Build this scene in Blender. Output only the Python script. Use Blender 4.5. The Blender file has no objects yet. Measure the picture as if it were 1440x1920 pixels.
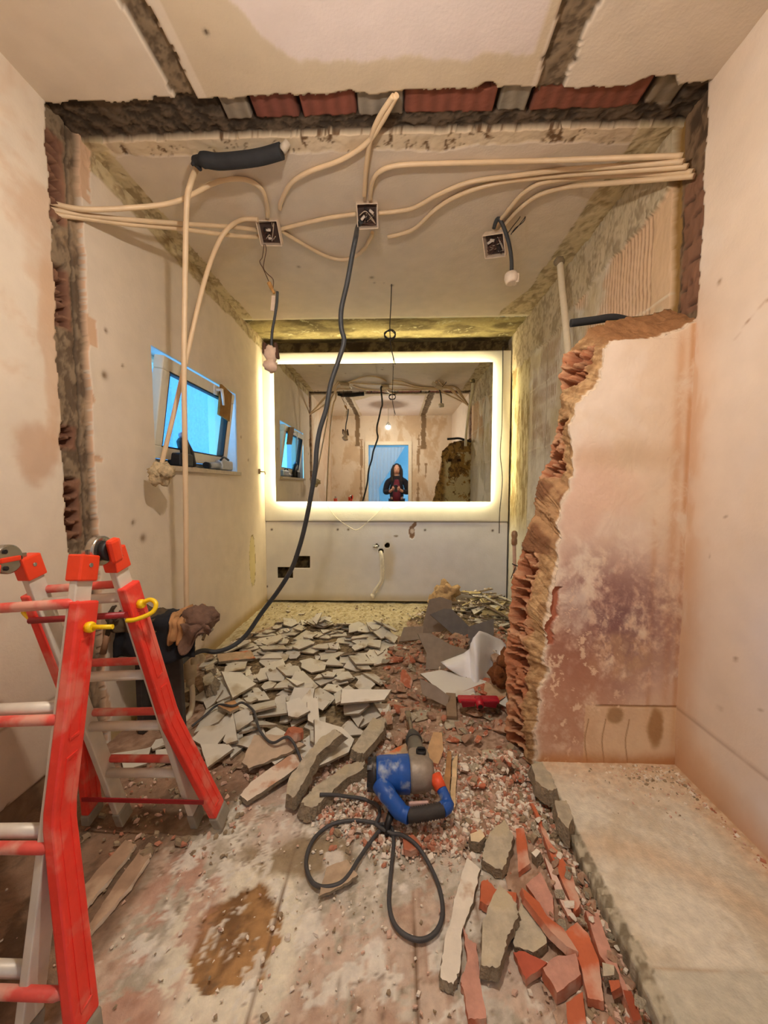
import bpy, bmesh, math, random
import numpy as np
from mathutils import Vector, Matrix, Euler
R = math.radians
random.seed(7); rng = np.random.RandomState(7)
S = bpy.context.scene
COL = S.collection

# ------------------------------------------------------------------ camera, world, lights, exposure
CAMZ = 1.2
cam = bpy.data.cameras.new('camera'); co = bpy.data.objects.new('camera', cam); COL.objects.link(co)
cam.sensor_fit = 'VERTICAL'; cam.sensor_height = 36; cam.sensor_width = 27; cam.lens = 13.5
cam.clip_start = 0.02
PITCH = math.atan(46/720.0); YAW = math.atan(22/720.0)
co.location = (0, 0, CAMZ); co.rotation_euler = (R(90) - PITCH, 0, YAW)
S.camera = co
S.view_settings.view_transform = 'Standard'; S.view_settings.look = 'None'
S.view_settings.gamma = 1; S.view_settings.use_curve_mapping = False
S.view_settings.exposure = 1.4

w = bpy.data.worlds.new('World'); S.world = w; w.use_nodes = True
bg = w.node_tree.nodes['Background']
bg.inputs[0].default_value = (0.16, 0.58, 1.0, 1); bg.inputs[1].default_value = 1.5

BULB_POS = (-0.14, 0.74, 2.29); BULB_STRENGTH = 560.0; BULB_COL = (1.0, 0.91, 0.80)
LED_STRENGTH = 19.0; LED_COL = (1.0, 0.86, 0.50)

# ------------------------------------------------------------------ helpers
_Rc = Euler((R(90) - PITCH, 0, YAW)).to_matrix()
def ray(px, py):
    return _Rc @ Vector(((px - 720) / 720.0, -(py - 960) / 720.0, -1.0))
def onz(px, py, z):
    d = ray(px, py); t = (z - CAMZ) / d.z
    return Vector((d.x * t, d.y * t, z))
def ony(px, py, y):
    d = ray(px, py); t = y / d.y
    return Vector((d.x * t, y, CAMZ + d.z * t))
def onx(px, py, x):
    d = ray(px, py); t = x / d.x
    return Vector((x, d.y * t, CAMZ + d.z * t))

_tab = np.random.RandomState(3).rand(4096).astype(np.float32)
def vn(x, y, z=0.0, s=0):
    x = np.asarray(x, dtype=np.float64); y = np.asarray(y, dtype=np.float64); z = np.asarray(z, dtype=np.float64)
    x, y, z = np.broadcast_arrays(x, y, z)
    xi = np.floor(x).astype(np.int64); yi = np.floor(y).astype(np.int64); zi = np.floor(z).astype(np.int64)
    fx = x - xi; fy = y - yi; fz = z - zi
    fx = fx*fx*(3-2*fx); fy = fy*fy*(3-2*fy); fz = fz*fz*(3-2*fz)
    def h(a, b, c): 
        k = (a*73856093) ^ (b*19349663) ^ (c*83492791) ^ (s*2654435)
        k = (k ^ (k >> 13)) * 1274126177
        return _tab[(k ^ (k >> 16)) & 4095]
    r = 0
    for dx in (0, 1):
        for dy in (0, 1):
            for dz in (0, 1):
                r = r + h(xi+dx, yi+dy, zi+dz) * (fx if dx else 1-fx) * (fy if dy else 1-fy) * (fz if dz else 1-fz)
    return r
def fbm(x, y, z=0.0, o=4, s=0):
    a = 0.5; r = 0; n = 0; f = 1.0
    x = np.asarray(x, dtype=np.float64); y = np.asarray(y, dtype=np.float64)
    if o >= 4:
        wx = vn(x*1.7+9.1, y*1.7, z, s+301)-.5; wy = vn(x*1.7, y*1.7+4.7, z, s+302)-.5
        x, y = x + wx*.35, y + wy*.35; o = o+1
    for i in range(o):
        r = r + a * vn(x*f + y*.31*f, y*f - x*.31*f, np.asarray(z)*f, s+i*17); n += a; a *= (0.56 if o < 6 else 0.68); f *= 2.13
    return r / n
def ss(a, b, x):
    t = np.clip((x - a) / (b - a), 0, 1); return t*t*(3-2*t)
def C3(r, g, b): return np.array([r, g, b], dtype=np.float64)
def mix(a, b, m):
    m = np.asarray(m)[..., None]; return a * (1-m) + b * m
def lin(c):
    c = np.clip(np.asarray(c, dtype=np.float64) / 255.0, 0, 1)
    return np.where(c <= 0.04045, c/12.92, ((c+0.055)/1.055)**2.4)
def blob(u, v, cu, cv, ru, rv, wob=0.35, fr=8, s=0, soft=0.25):
    d = np.sqrt(((u-cu)/ru)**2 + ((v-cv)/rv)**2) + (fbm(u*fr, v*fr, 0, 4, s)-0.5)*2*wob
    return 1 - ss(1-soft, 1+soft, d)

def tag(o, label=None, cat=None, group=None, kind=None):
    if label: o['label'] = label
    if cat: o['category'] = cat
    if group: o['group'] = group
    if kind: o['kind'] = kind
    return o

# materials -------------------------------------------------------
_m = {}
def mat(name, rgb, rough=0.6, metal=0.0, var=0.12, scale=30, bump=0.1, rnd=0.0, dust=None, dustamt=0.4, bscale=None):
    if name in _m: return _m[name]
    m = bpy.data.materials.new(name); m.use_nodes = True; nt = m.node_tree; N = nt.nodes; L = nt.links
    b = N['Principled BSDF']; b.inputs['Roughness'].default_value = rough; b.inputs['Metallic'].default_value = metal
    tc = N.new('ShaderNodeTexCoord'); no = N.new('ShaderNodeTexNoise'); no.inputs['Scale'].default_value = scale
    no.inputs['Detail'].default_value = 5
    L.new(tc.outputs['Object'], no.inputs['Vector'])
    c = lin(rgb); a = [max(0, v*(1-var)) for v in c] + [1]; d = [min(1, v*(1+var)) for v in c] + [1]
    mx = N.new('ShaderNodeMix'); mx.data_type = 'RGBA'; mx.inputs[6].default_value = a; mx.inputs[7].default_value = d
    mr = N.new('ShaderNodeMapRange'); mr.inputs[1].default_value = 0.3; mr.inputs[2].default_value = 0.7
    L.new(no.outputs['Fac'], mr.inputs[0]); L.new(mr.outputs[0], mx.inputs[0])
    out = mx.outputs[2]
    if dust is not None:
        n2 = N.new('ShaderNodeTexNoise'); n2.inputs['Scale'].default_value = scale*0.45; n2.inputs['Detail'].default_value = 8
        L.new(tc.outputs['Object'], n2.inputs['Vector'])
        r2 = N.new('ShaderNodeMapRange'); r2.inputs[1].default_value = 0.62 - dustamt*0.35; r2.inputs[2].default_value = 0.72 - dustamt*0.3
        L.new(n2.outputs['Fac'], r2.inputs[0])
        m2 = N.new('ShaderNodeMix'); m2.data_type = 'RGBA'; L.new(r2.outputs[0], m2.inputs[0]); L.new(out, m2.inputs[6])
        m2.inputs[7].default_value = list(lin(dust)) + [1]; out = m2.outputs[2]
    if rnd > 0:
        oi = N.new('ShaderNodeObjectInfo'); r3 = N.new('ShaderNodeMapRange'); r3.inputs[3].default_value = 1-rnd; r3.inputs[4].default_value = 1+rnd
        L.new(oi.outputs['Random'], r3.inputs[0]); hs = N.new('ShaderNodeHueSaturation')
        L.new(r3.outputs[0], hs.inputs['Value']); L.new(out, hs.inputs['Color']); out = hs.outputs[0]
    L.new(out, b.inputs['Base Color'])
    if bump:
        n3 = N.new('ShaderNodeTexNoise'); n3.inputs['Scale'].default_value = bscale or scale*3; n3.inputs['Detail'].default_value = 6
        L.new(tc.outputs['Object'], n3.inputs['Vector'])
        bp = N.new('ShaderNodeBump'); bp.inputs['Strength'].default_value = bump; bp.inputs['Distance'].default_value = 0.01
        L.new(n3.outputs['Fac'], bp.inputs['Height']); L.new(bp.outputs[0], b.inputs['Normal'])
    _m[name] = m; return m
def vmat(name, rough=0.85, bump=0.25, bscale=120, var=0.08, nscale=18):
    if name in _m: return _m[name]
    m = bpy.data.materials.new(name); m.use_nodes = True; nt = m.node_tree; N = nt.nodes; L = nt.links
    b = N['Principled BSDF']; b.inputs['Roughness'].default_value = rough
    b.inputs['Specular IOR Level'].default_value = 0.25
    at = N.new('ShaderNodeAttribute'); at.attribute_name = 'Col'
    tc = N.new('ShaderNodeTexCoord'); no = N.new('ShaderNodeTexNoise'); no.inputs['Scale'].default_value = nscale; no.inputs['Detail'].default_value = 8
    L.new(tc.outputs['Object'], no.inputs['Vector'])
    mr = N.new('ShaderNodeMapRange'); mr.inputs[1].default_value = 0.3; mr.inputs[2].default_value = 0.7
    mr.inputs[3].default_value = 1-var; mr.inputs[4].default_value = 1+var*0.6
    L.new(no.outputs['Fac'], mr.inputs[0]); hs = N.new('ShaderNodeHueSaturation')
    L.new(mr.outputs[0], hs.inputs['Value']); L.new(at.outputs['Color'], hs.inputs['Color']); L.new(hs.outputs[0], b.inputs['Base Color'])
    n3 = N.new('ShaderNodeTexNoise'); n3.inputs['Scale'].default_value = bscale; n3.inputs['Detail'].default_value = 6
    L.new(tc.outputs['Object'], n3.inputs['Vector'])
    bp = N.new('ShaderNodeBump'); bp.inputs['Strength'].default_value = bump; bp.inputs['Distance'].default_value = 0.006
    L.new(n3.outputs['Fac'], bp.inputs['Height']); L.new(bp.outputs[0], b.inputs['Normal'])
    _m[name] = m; return m
def emat(name, rgb, strength):
    m = bpy.data.materials.new(name); m.use_nodes = True; nt = m.node_tree; nt.nodes.clear()
    e = nt.nodes.new('ShaderNodeEmission'); e.inputs[0].default_value = (*rgb, 1); e.inputs[1].default_value = strength
    o = nt.nodes.new('ShaderNodeOutputMaterial'); nt.links.new(e.outputs[0], o.inputs[0]); return m
def clearmat(name, rgb, alpha, rough=0.1):
    m = bpy.data.materials.new(name); m.use_nodes = True; nt = m.node_tree; b = nt.nodes['Principled BSDF']
    t = nt.nodes.new('ShaderNodeBsdfTransparent'); t.inputs[0].default_value = (*rgb, 1)
    b.inputs['Base Color'].default_value = (*rgb, 1); b.inputs['Roughness'].default_value = rough
    mx = nt.nodes.new('ShaderNodeMixShader'); mx.inputs[0].default_value = alpha
    o = nt.nodes['Material Output']
    nt.links.new(t.outputs[0], mx.inputs[1]); nt.links.new(b.outputs[0], mx.inputs[2]); nt.links.new(mx.outputs[0], o.inputs[0]); return m

# mesh builder ----------------------------------------------------
class MB:
    def __init__(s): s.v = []; s.f = []; s.mi = []; s.sm = []
    def add(s, vs, fs, mi=0, sm=False):
        o = len(s.v); s.v += [tuple(v) for v in vs]
        for f in fs: s.f.append(tuple(i+o for i in f)); s.mi.append(mi); s.sm.append(sm)
        return s
    def box(s, c, d, rot=None, mi=0, bev=0.0):
        hx, hy, hz = d[0]/2, d[1]/2, d[2]/2
        if bev <= 0:
            vs = [Vector((x*hx, y*hy, z*hz)) for x in (-1,1) for y in (-1,1) for z in (-1,1)]
            fs = [(0,1,3,2),(4,6,7,5),(0,4,5,1),(2,3,7,6),(0,2,6,4),(1,5,7,3)]
        else:
            bm = bmesh.new(); bmesh.ops.create_cube(bm, size=1)
            for v in bm.verts: v.co = Vector((v.co.x*d[0], v.co.y*d[1], v.co.z*d[2]))
            bmesh.ops.bevel(bm, geom=bm.edges[:], offset=bev, segments=2, affect='EDGES', profile=0.5)
            bm.verts.ensure_lookup_table(); bm.verts.index_update()
            vs = [v.co.copy() for v in bm.verts]; fs = [tuple(v.index for v in f.verts) for f in bm.faces]; bm.free()
        if rot is not None:
            M = rot if isinstance(rot, Matrix) else Euler(rot).to_matrix()
            vs = [M @ v for v in vs]
        c = Vector(c); return s.add([v + c for v in vs], fs, mi)
    def tube(s, pts, r, n=10, mi=0, smooth=True, cap=True):
        pts = [Vector(p) for p in pts]; k = len(pts)
        rs = r if isinstance(r, (list, tuple)) else [r]*k
        vs = []; up = None
        for i, p in enumerate(pts):
            t = (pts[min(i+1, k-1)] - pts[max(i-1, 0)])
            if t.length < 1e-9: t = Vector((0,0,1))
            t.normalize()
            if up is None:
                up = Vector((0,0,1)) if abs(t.z) < 0.9 else Vector((1,0,0))
            a = (up - t*up.dot(t)); 
            if a.length < 1e-6: a = t.orthogonal()
            a.normalize(); up = a; b = t.cross(a)
            for j in range(n):
                th = 2*math.pi*j/n; vs.append(p + (a*math.cos(th) + b*math.sin(th))*rs[i])
        fs = [(i*n+j, i*n+(j+1)%n, (i+1)*n+(j+1)%n, (i+1)*n+j) for i in range(k-1) for j in range(n)]
        s.add(vs, fs, mi, smooth)
        if cap: s.add(vs[:n], [tuple(range(n))[::-1]], mi); s.add(vs[-n:], [tuple(range(n))], mi)
        return s
    def cyl(s, p0, p1, r0, r1=None, n=20, mi=0): return s.tube([p0, p1], [r0, r0 if r1 is None else r1], n, mi)
    def lathe(s, p0, axis, prof, n=24, mi=0):
        ax = Vector(axis).normalized(); a = ax.orthogonal().normalized(); b = ax.cross(a); p0 = Vector(p0); vs = []
        for (t, r) in prof:
            for j in range(n):
                th = 2*math.pi*j/n; vs.append(p0 + ax*t + (a*math.cos(th)+b*math.sin(th))*max(r, 1e-5))
        k = len(prof); fs = [(i*n+j, i*n+(j+1)%n, (i+1)*n+(j+1)%n, (i+1)*n+j) for i in range(k-1) for j in range(n)]
        s.add(vs, fs, mi, True); s.add(vs[:n], [tuple(range(n))[::-1]], mi); s.add(vs[-n:], [tuple(range(n))], mi); return s
    def sphere(s, c, r, n=14, m=9, mi=0, noise=0.0, seed=0):
        c = Vector(c); rr = r if isinstance(r, (tuple, list)) else (r, r, r); vs = []
        for i in range(m+1):
            ph = math.pi*i/m
            for j in range(n):
                th = 2*math.pi*j/n; d = Vector((math.sin(ph)*math.cos(th), math.sin(ph)*math.sin(th), math.cos(ph)))
                k = 1 + noise*(float(fbm(d.x*2+seed*3.1, d.y*2, d.z*2, 3, seed))-0.5)*2
                vs.append(c + Vector((d.x*rr[0], d.y*rr[1], d.z*rr[2]))*k)
        fs = [(i*n+j, i*n+(j+1)%n, (i+1)*n+(j+1)%n, (i+1)*n+j) for i in range(m) for j in range(n)]
        return s.add(vs, fs, mi, True)
    def prism(s, poly, z0, z1, mi_top=0, mi_side=0, M=None, jag=0.0, inset=0.0, sub=0, seed=0):
        """poly = list of (x,y); extruded z0..z1, ragged edge when jag>0"""
        r = random.Random(seed)
        P = []
        for i in range(len(poly)):
            a = Vector(poly[i]).to_2d(); b = Vector(poly[(i+1) % len(poly)]).to_2d(); P.append(a)
            for k in range(1, sub+1):
                q = a.lerp(b, k/(sub+1)); nrm = (b-a).orthogonal().normalized(); P.append(q + nrm*r.uniform(-jag, jag))
        n = len(P); c = sum(P, Vector((0, 0)))/n
        vb = [Vector((p.x + r.uniform(-jag, jag)*0.7, p.y + r.uniform(-jag, jag)*0.7, z0)) for p in P]
        vt = [Vector((p.x + (c.x-p.x)*inset, p.y + (c.y-p.y)*inset, z1)) for p in P]
        M = M or Matrix.Identity(4)
        vs = [M @ v for v in vb + vt]
        s.add(vs, [(i, (i+1) % n, n+(i+1) % n, n+i) for i in range(n)] + [tuple(range(n))[::-1]], mi_side)
        s.add(vs[n:], [tuple(range(n))], mi_top); return s
    def build(s, name, mats, parent=None, world=True, smooth=None, bevel=0.0, sub=0):
        me = bpy.data.meshes.new(name); me.from_pydata(s.v, [], s.f)
        if not isinstance(mats, (list, tuple)): mats = [mats]
        for m in mats: me.materials.append(m)
        me.polygons.foreach_set('material_index', s.mi)
        me.polygons.foreach_set('use_smooth', s.sm if smooth is None else [smooth]*len(s.f))
        bm = bmesh.new(); bm.from_mesh(me)
        bmesh.ops.remove_doubles(bm, verts=bm.verts, dist=1e-5)
        bmesh.ops.recalc_face_normals(bm, faces=bm.faces); bm.to_mesh(me); bm.free()
        me.update()
        o = bpy.data.objects.new(name, me); COL.objects.link(o)
        if parent is not None:
            o.parent = parent
            if world: me.transform(world_of(parent).inverted())
        if bevel > 0:
            md = o.modifiers.new('bevel', 'BEVEL'); md.width = bevel; md.segments = 2; md.limit_method = 'ANGLE'; md.angle_limit = R(40)
        if sub:
            md = o.modifiers.new('sub', 'SUBSURF'); md.levels = sub; md.render_levels = sub
        return o
def world_of(o):
    M = Matrix.LocRotScale(o.location, o.rotation_euler, o.scale)
    return world_of(o.parent) @ M if o.parent else M
def recentre(o):
    """origin of a single-mesh thing to its base centre"""
    me = o.data; n = len(me.vertices); a = np.empty(n*3); me.vertices.foreach_get('co', a); a = a.reshape(-1, 3)
    c = Vector(((a[:,0].min()+a[:,0].max())/2, (a[:,1].min()+a[:,1].max())/2, a[:,2].min()))
    me.transform(Matrix.Translation(-c)); o.location = c; return o
def single(mb, name, mats, label, cat, group=None, **k):
    o = mb.build(name, mats, **k); recentre(o); return tag(o, label, cat, group)
def thing(name, label, cat, loc=(0, 0, 0), rz=0, group=None):
    o = bpy.data.objects.new(name, None); COL.objects.link(o); o.location = loc; o.rotation_euler = (0, 0, rz)
    o.empty_display_size = 0.05
    return tag(o, label, cat, group)
def struct(o): o['kind'] = 'structure'; return o
def spline(pts, n=8):
    """Catmull-Rom through pts"""
    P = [Vector(p) for p in pts]; out = []
    for i in range(len(P)-1):
        a = P[max(i-1, 0)]; b = P[i]; c = P[i+1]; d = P[min(i+2, len(P)-1)]
        for k in range(n):
            t = k/n; out.append(0.5*((2*b) + (c-a)*t + (2*a-5*b+4*c-d)*t*t + (-a+3*b-3*c+d)*t**3))
    out.append(P[-1]); return out

def sheet(name, P, RGB, m, keep=None, flip=False, kind=True, parent=None, smooth=True):
    """grid mesh; P (nu,nv,3), RGB (nu,nv,3) sRGB"""
    nu, nv = P.shape[:2]; idx = np.arange(nu*nv).reshape(nu, nv)
    q = np.stack([idx[:-1,:-1], idx[1:,:-1], idx[1:,1:], idx[:-1,1:]], -1)
    if keep is not None: q = q[keep]
    q = q.reshape(-1, 4)
    if flip: q = q[:, ::-1]
    used = np.unique(q); mp = -np.ones(nu*nv, dtype=np.int64); mp[used] = np.arange(len(used)); q = mp[q]
    co_ = P.reshape(-1, 3)[used]; rgb = lin(RGB.reshape(-1, 3)[used])
    me = bpy.data.meshes.new(name)
    me.vertices.add(len(used)); me.vertices.foreach_set('co', co_.astype(np.float32).ravel())
    me.loops.add(q.size); me.loops.foreach_set('vertex_index', q.astype(np.int32).ravel())
    me.polygons.add(len(q)); me.polygons.foreach_set('loop_start', np.arange(0, q.size, 4, dtype=np.int32))
    me.polygons.foreach_set('loop_total', np.full(len(q), 4, dtype=np.int32))
    me.update(calc_edges=True)
    me.polygons.foreach_set('use_smooth', np.full(len(q), smooth))
    at = me.color_attributes.new('Col', 'FLOAT_COLOR', 'POINT')
    at.data.foreach_set('color', np.concatenate([rgb, np.ones((len(rgb), 1))], 1).astype(np.float32).ravel())
    me.materials.append(m); o = bpy.data.objects.new(name, me); COL.objects.link(o)
    if parent is not None: o.parent = parent; me.transform(world_of(parent).inverted())
    elif kind: o['kind'] = 'structure'
    return o
def axis(*segs):
    """segs: (start, end, step)..."""
    out = []
    for (a, b, st) in segs:
        n = max(1, int(round((b-a)/st))); out.append(np.linspace(a, b, n+1)[:-1])
    out.append([segs[-1][1]]); return np.concatenate(out)

# ------------------------------------------------------------------ the room shell
XL, XR, YF, YB, ZC, YS0, YS1, YC = -1.35, 1.15, -0.30, 3.92, 2.68, 1.55, 1.71, 3.47
LEDZ = 0.06
plaster = vmat('painted_plaster', 0.85, 0.18, 90, 0.05, 9)
rough_m = vmat('broken_masonry', 0.95, 0.6, 150, 0.14, 40)
MORTAR = C3(142, 122, 98); MORTD = C3(104, 86, 68); BRICK = C3(150, 74, 52); CREAM = C3(232, 215, 190); CEMENT = C3(158, 148, 130)

def left_wall():
    y = axis((YF, 1.44, .014), (1.44, 1.82, .0055), (1.82, 2.13, .0155), (2.13, 3.25, .02), (3.25, YB+.14, .012))
    z = axis((-.05, 1.33, .0095), (1.33, 1.985, .0093), (1.985, 2.72, .009))
    Y, Z = np.meshgrid(y, z, indexing='ij')
    c = np.broadcast_to(C3(226, 210, 190), Y.shape + (3,)).copy()
    n1 = fbm(Y*1.7, Z*1.7, 0, 5, 1)
    c = mix(c, C3(214, 184, 156), ss(.45, .62, n1)*(1-ss(1.5, 1.7, Y))*0.8)
    c = mix(c, C3(198, 158, 128), blob(Y, Z, 1.43, 1.33, .09, .11, .5, 9, 4)*.6)            # damp stain
    c = mix(c, C3(206, 166, 132), blob(Y, Z, 1.5, 1.75, .04, .4, .6, 6, 5)*.5)
    c = mix(c, C3(196, 158, 130), ss(.55, .7, fbm(Y*3, Z*1.2, 0, 5, 8))*(1-ss(1.3, 1.5, Y))*.5)
    c = mix(c, C3(188, 160, 136), (1-ss(.2, .95, Z + fbm(Y*3, Z*3, 0, 4, 9)*.3))*(1-ss(1.3, 1.6, Y))*.55)
    D = (fbm(Y*7, Z*7, 0, 4, 2)-.5)*.006
    # course line of the old tiling and the low plinth
    ln = np.exp(-((Z-.372)/.004)**2)*(Y < YS0); c = mix(c, C3(120, 92, 66), ln*.8); D -= ln*.003
    pl = (Z < .093 + (fbm(Y*14, 0, 0, 3, 3)-.5)*.02) & (Y < YS0)
    c[pl] = mix(np.broadcast_to(C3(122, 96, 72), c.shape), C3(160, 132, 104), fbm(Y*30, Z*30, 0, 4, 6))[pl]; D[pl] -= .012
    # small nicks
    for (py_, pz_, r_) in ((1.93, 1.02, .012), (2.0, .93, .02), (1.78, 1.72, .016), (1.9, 1.8, .008), (2.45, 1.1, .008), (3.35, 1.64, .012), (1.8, 1.93, .01), (3.5, 1.45, .01)):
        b = np.exp(-(((Y-py_)/r_)**2 + ((Z-pz_)/r_)**2)); c = mix(c, C3(120, 92, 66), b*.8); D -= b*.004
    # peeled patch and taped square low at the far end
    b = blob(Y, Z, 3.55, .52, .07, .25, .3, 7, 12, .06); c = mix(c, C3(214, 196, 138), b*.8)
    e = np.abs(b-.5) < .35; c[e] = C3(150, 128, 84); D -= b*.003
    sq = (Y > 1.98) & (Y < 2.5) & (Z < .62); c[sq] = c[sq]*.96 + C3(9, 9, 9)
    # rough band where the ceiling moulding was pulled off
    band = ss(0, .012, Z - (2.585 + (fbm(Y*5, 0, 0, 4, 31)-.5)*.07))*(Y > YS1)
    rn = fbm(Y*22, Z*22, 0, 5, 33)
    c = mix(c, mix(np.broadcast_to(C3(206, 188, 150), c.shape), C3(168, 146, 112), ss(.48, .66, rn)), band)
    D += band*(rn-.55)*.03
    # dirt at the foot of the back room wall
    ft = (1-ss(.0, .09, Z - .03*fbm(Y*9, 0, 0, 3, 40)))*(Y > YS1); c = mix(c, C3(176, 148, 96), ft*.8)
    # scar of the demolished partition
    e0 = YS0 - .02 + (fbm(Z*9, 1, 0, 5, 50)-.5)*.05; e1 = YS1 - .02 + (fbm(Z*11, 5, 0, 5, 51)-.5)*.035
    scar = (Y > e0) & (Y < e1)
    t = (Y-e0)/(e1-e0)
    rn = fbm(Y*26, Z*20, 0, 5, 52); rb = fbm(Y*9, Z*7, 3, 4, 53)
    cs = mix(np.broadcast_to(MORTAR, c.shape), MORTD, ss(.42, .6, rn)); cs = mix(cs, C3(168, 142, 112), ss(.55, .7, rb)*.7)
    bz = np.zeros_like(Z)
    for (a, b_) in ((1.86, 2.10), (.62, .74), (.98, 1.24), (2.28, 2.62), (1.36, 1.46)): bz = np.maximum(bz, ss(a-.01, a+.01, Z)*(1-ss(b_-.01, b_+.01, Z)))
    bz *= 1-ss(.62, .72, t)
    cell = np.abs(np.sin((Z + .05*fbm(Z*12, Y*8, 0, 3, 56) + .03*fbm(Y*30, Z*20, 0, 3, 57))*math.pi/.050)); hole = bz*ss(.35, .65, cell)*ss(.08, .2, t)*(1-ss(.52, .62, t))*ss(.3, .42, fbm(Y*14, Z*14, 0, 3, 54))
    cs = mix(cs, C3(138, 92, 70), bz*.7); cs = mix(cs, C3(92, 58, 44), hole*.8); 
    seam = np.exp(-((t-.78 + (rb-.5)*.1)/.03)**2); cs = mix(cs, MORTD*.7, seam*.8)
    Ds = -.018 - rn*.022 - seam*.012 - hole*.05
    c[scar] = cs[scar]; D[scar] = Ds[scar]
    # flaked paint along the right edge of the scar
    fl = (Y >= e1) & (Y < e1 + .004 + .05*ss(.58, .66, fbm(Z*7, 2, 0, 3, 60))); c[fl] = C3(214, 178, 146); D[fl] -= .004
    fl2 = (Y <= e0) & (Y > e0 - .05*ss(.62, .7, fbm(Z*5, 9, 0, 3, 61))); c[fl2] = C3(204, 174, 146); D[fl2] -= .004
    P = np.stack([XL + D*1.0, Y, Z], -1)
    yc = (Y[:-1, :-1] + Y[1:, 1:])/2; zc = (Z[:-1, :-1] + Z[1:, 1:])/2
    keep = ~((yc > 2.13) & (yc < 3.25) & (zc > 1.33) & (zc < 1.985))
    sheet('wall_left', P, c, plaster, keep)
left_wall()

def ceiling():
    x = axis((XL-.04, XR+.04, .008)); y = axis((YF, .95, .012), (.95, 1.48, .007), (1.48, 1.9, .0055), (1.9, YC, .012))
    X, Y = np.meshgrid(x, y, indexing='ij')
    c = np.broadcast_to(C3(224, 208, 188), X.shape + (3,)).copy()
    D = (fbm(X*6, Y*6, 0, 4, 70)-.5)*.006
    # lavender painted centre bay of the front room
    ed = 1.42 - .30*ss(.0, .42, -(X+.30))*1.0 + (fbm(X*6, Y*3, 0, 4, 71)-.5)*.12
    inb = (1-ss(-.01, .01, Y-ed))*ss(-.005, .005, X+.70+.06*(fbm(Y*5, 0, 0, 3, 72)-.5))*(1-ss(-.005, .005, X-.47))
    c = mix(c, C3(228, 212, 204), inb)
    c = mix(c, C3(206, 186, 156), (1-inb)*((X > -.72) & (X < .5) & (Y < YS0))*.7)
    # chased strips
    for (xc, wd, s_) in ((-.80, .042, 80), (.565, .052, 81)):
        m_ = (np.abs(X-xc + (fbm(Y*5, 3, 0, 3, s_)-.5)*.03) < wd + (fbm(Y*18, X*2, 0, 4, s_+1)-.5)*.03) & (Y < YS0)
        rn = fbm(X*35, Y*35, 0, 5, s_+2); cs = mix(np.broadcast_to(C3(142, 122, 98), c.shape), C3(100, 84, 66), ss(.4, .62, rn))
        c[m_] = cs[m_]; D[m_] = (.008 + rn*.012)[m_]
    for (px_, py_) in ((-.66, 1.13), (-.62, 1.33), (.0, .99), (.03, .985), (.44, 1.02), (-.05, .99), (-.58, 1.22), (.62, 1.45)):
        b = np.exp(-(((X-px_)**2 + (Y-py_)**2)/.007**2)); c = mix(c, C3(70, 52, 38), b); D += b*.004
    # scar band of the demolished partition, hollow bricks showing
    e0 = YS0 - .01 + (fbm(X*9, 0, 0, 5, 90)-.5)*.055 - .03*ss(.86, .9, X)*(1-ss(1.0, 1.04, X)); e1 = YS1 + .0 + (fbm(X*10, 3, 0, 5, 91)-.5)*.02
    sc = (Y > e0) & (Y < e1); t = (Y-e0)/(e1-e0)
    rn = fbm(X*26, Y*30, 0, 5, 92)
    cs = mix(np.broadcast_to(C3(104, 88, 72), c.shape), C3(66, 56, 46), ss(.38, .6, rn))
    Ds = .028 + (rn-.5)*.03
    def brick(a, b_, col, d=.02):
        bm_ = (X > a) & (X < b_) & (t > .02) & (t < .62 + (rn-.5)*.1); k = np.sin(X*900)*.5+.5
        cc = mix(np.broadcast_to(col, c.shape), col*.78, k*.6); cs[bm_] = cc[bm_]; Ds[bm_] = (d + .002*k + (rn-.5)*.006)[bm_]
        j = ((np.abs(X-a) < .006) | (np.abs(X-b_) < .006)) & (t < .66); cs[j] = C3(45, 32, 26); Ds[j] = .045
    P0 = lambda px: onz(px, 205, ZC).x
    brick(P0(412), P0(466), C3(158, 144, 126)); brick(P0(468), P0(560), C3(140, 84, 70)); brick(P0(560), P0(668), C3(146, 86, 70)); brick(P0(668), P0(756), C3(160, 148, 132))
    brick(P0(756), P0(932), C3(148, 88, 70)); brick(P0(934), P0(992), C3(156, 144, 126)); brick(P0(994), P0(1200), C3(142, 86, 68)); brick(P0(1205), P0(1262), C3(146, 130, 108), .03)
    hl = np.exp(-(((X-P0(905))/.03)**2 + ((Y-1.535)/.018)**2)); hb = (hl > .35); cs[hb] = C3(22, 16, 12); Ds[hb] = .07; sc = sc | hb
    c[sc] = cs[sc]; D[sc] = Ds[sc]
    # rough cream strip beyond the scar
    bw = .075 + .03*(fbm(X*5, 0, 0, 4, 95)-.5)*2
    st = (Y >= e1) & (Y < e1+bw); rs = fbm(X*24, Y*16, 0, 5, 96)
    cc = mix(np.broadcast_to(C3(222, 202, 172), c.shape), C3(120, 92, 66), ss(.6, .7, rs)); c[st] = cc[st]; D[st] = (.004 + (rs-.5)*.014)[st]
    # moulding bands along the side walls of the back room
    for (sgn, xe, wd) in ((1, XL, .085), (-1, XR, .15)):
        d = (X-xe)*sgn; wv = wd + (fbm(Y*5, sgn*3, 0, 4, 97)-.5)*.05 + (.12*ss(2.9, 3.4, Y) if sgn < 0 else 0)
        m_ = (d < wv) & (Y > YS1); rs = fbm(X*22, Y*18, 0, 5, 98)
        cc = mix(np.broadcast_to(C3(214, 196, 158), c.shape), C3(172, 152, 118), ss(.46, .64, rs)); c[m_] = cc[m_]; D[m_] = (.002 + (rs-.5)*.02)[m_]
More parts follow.
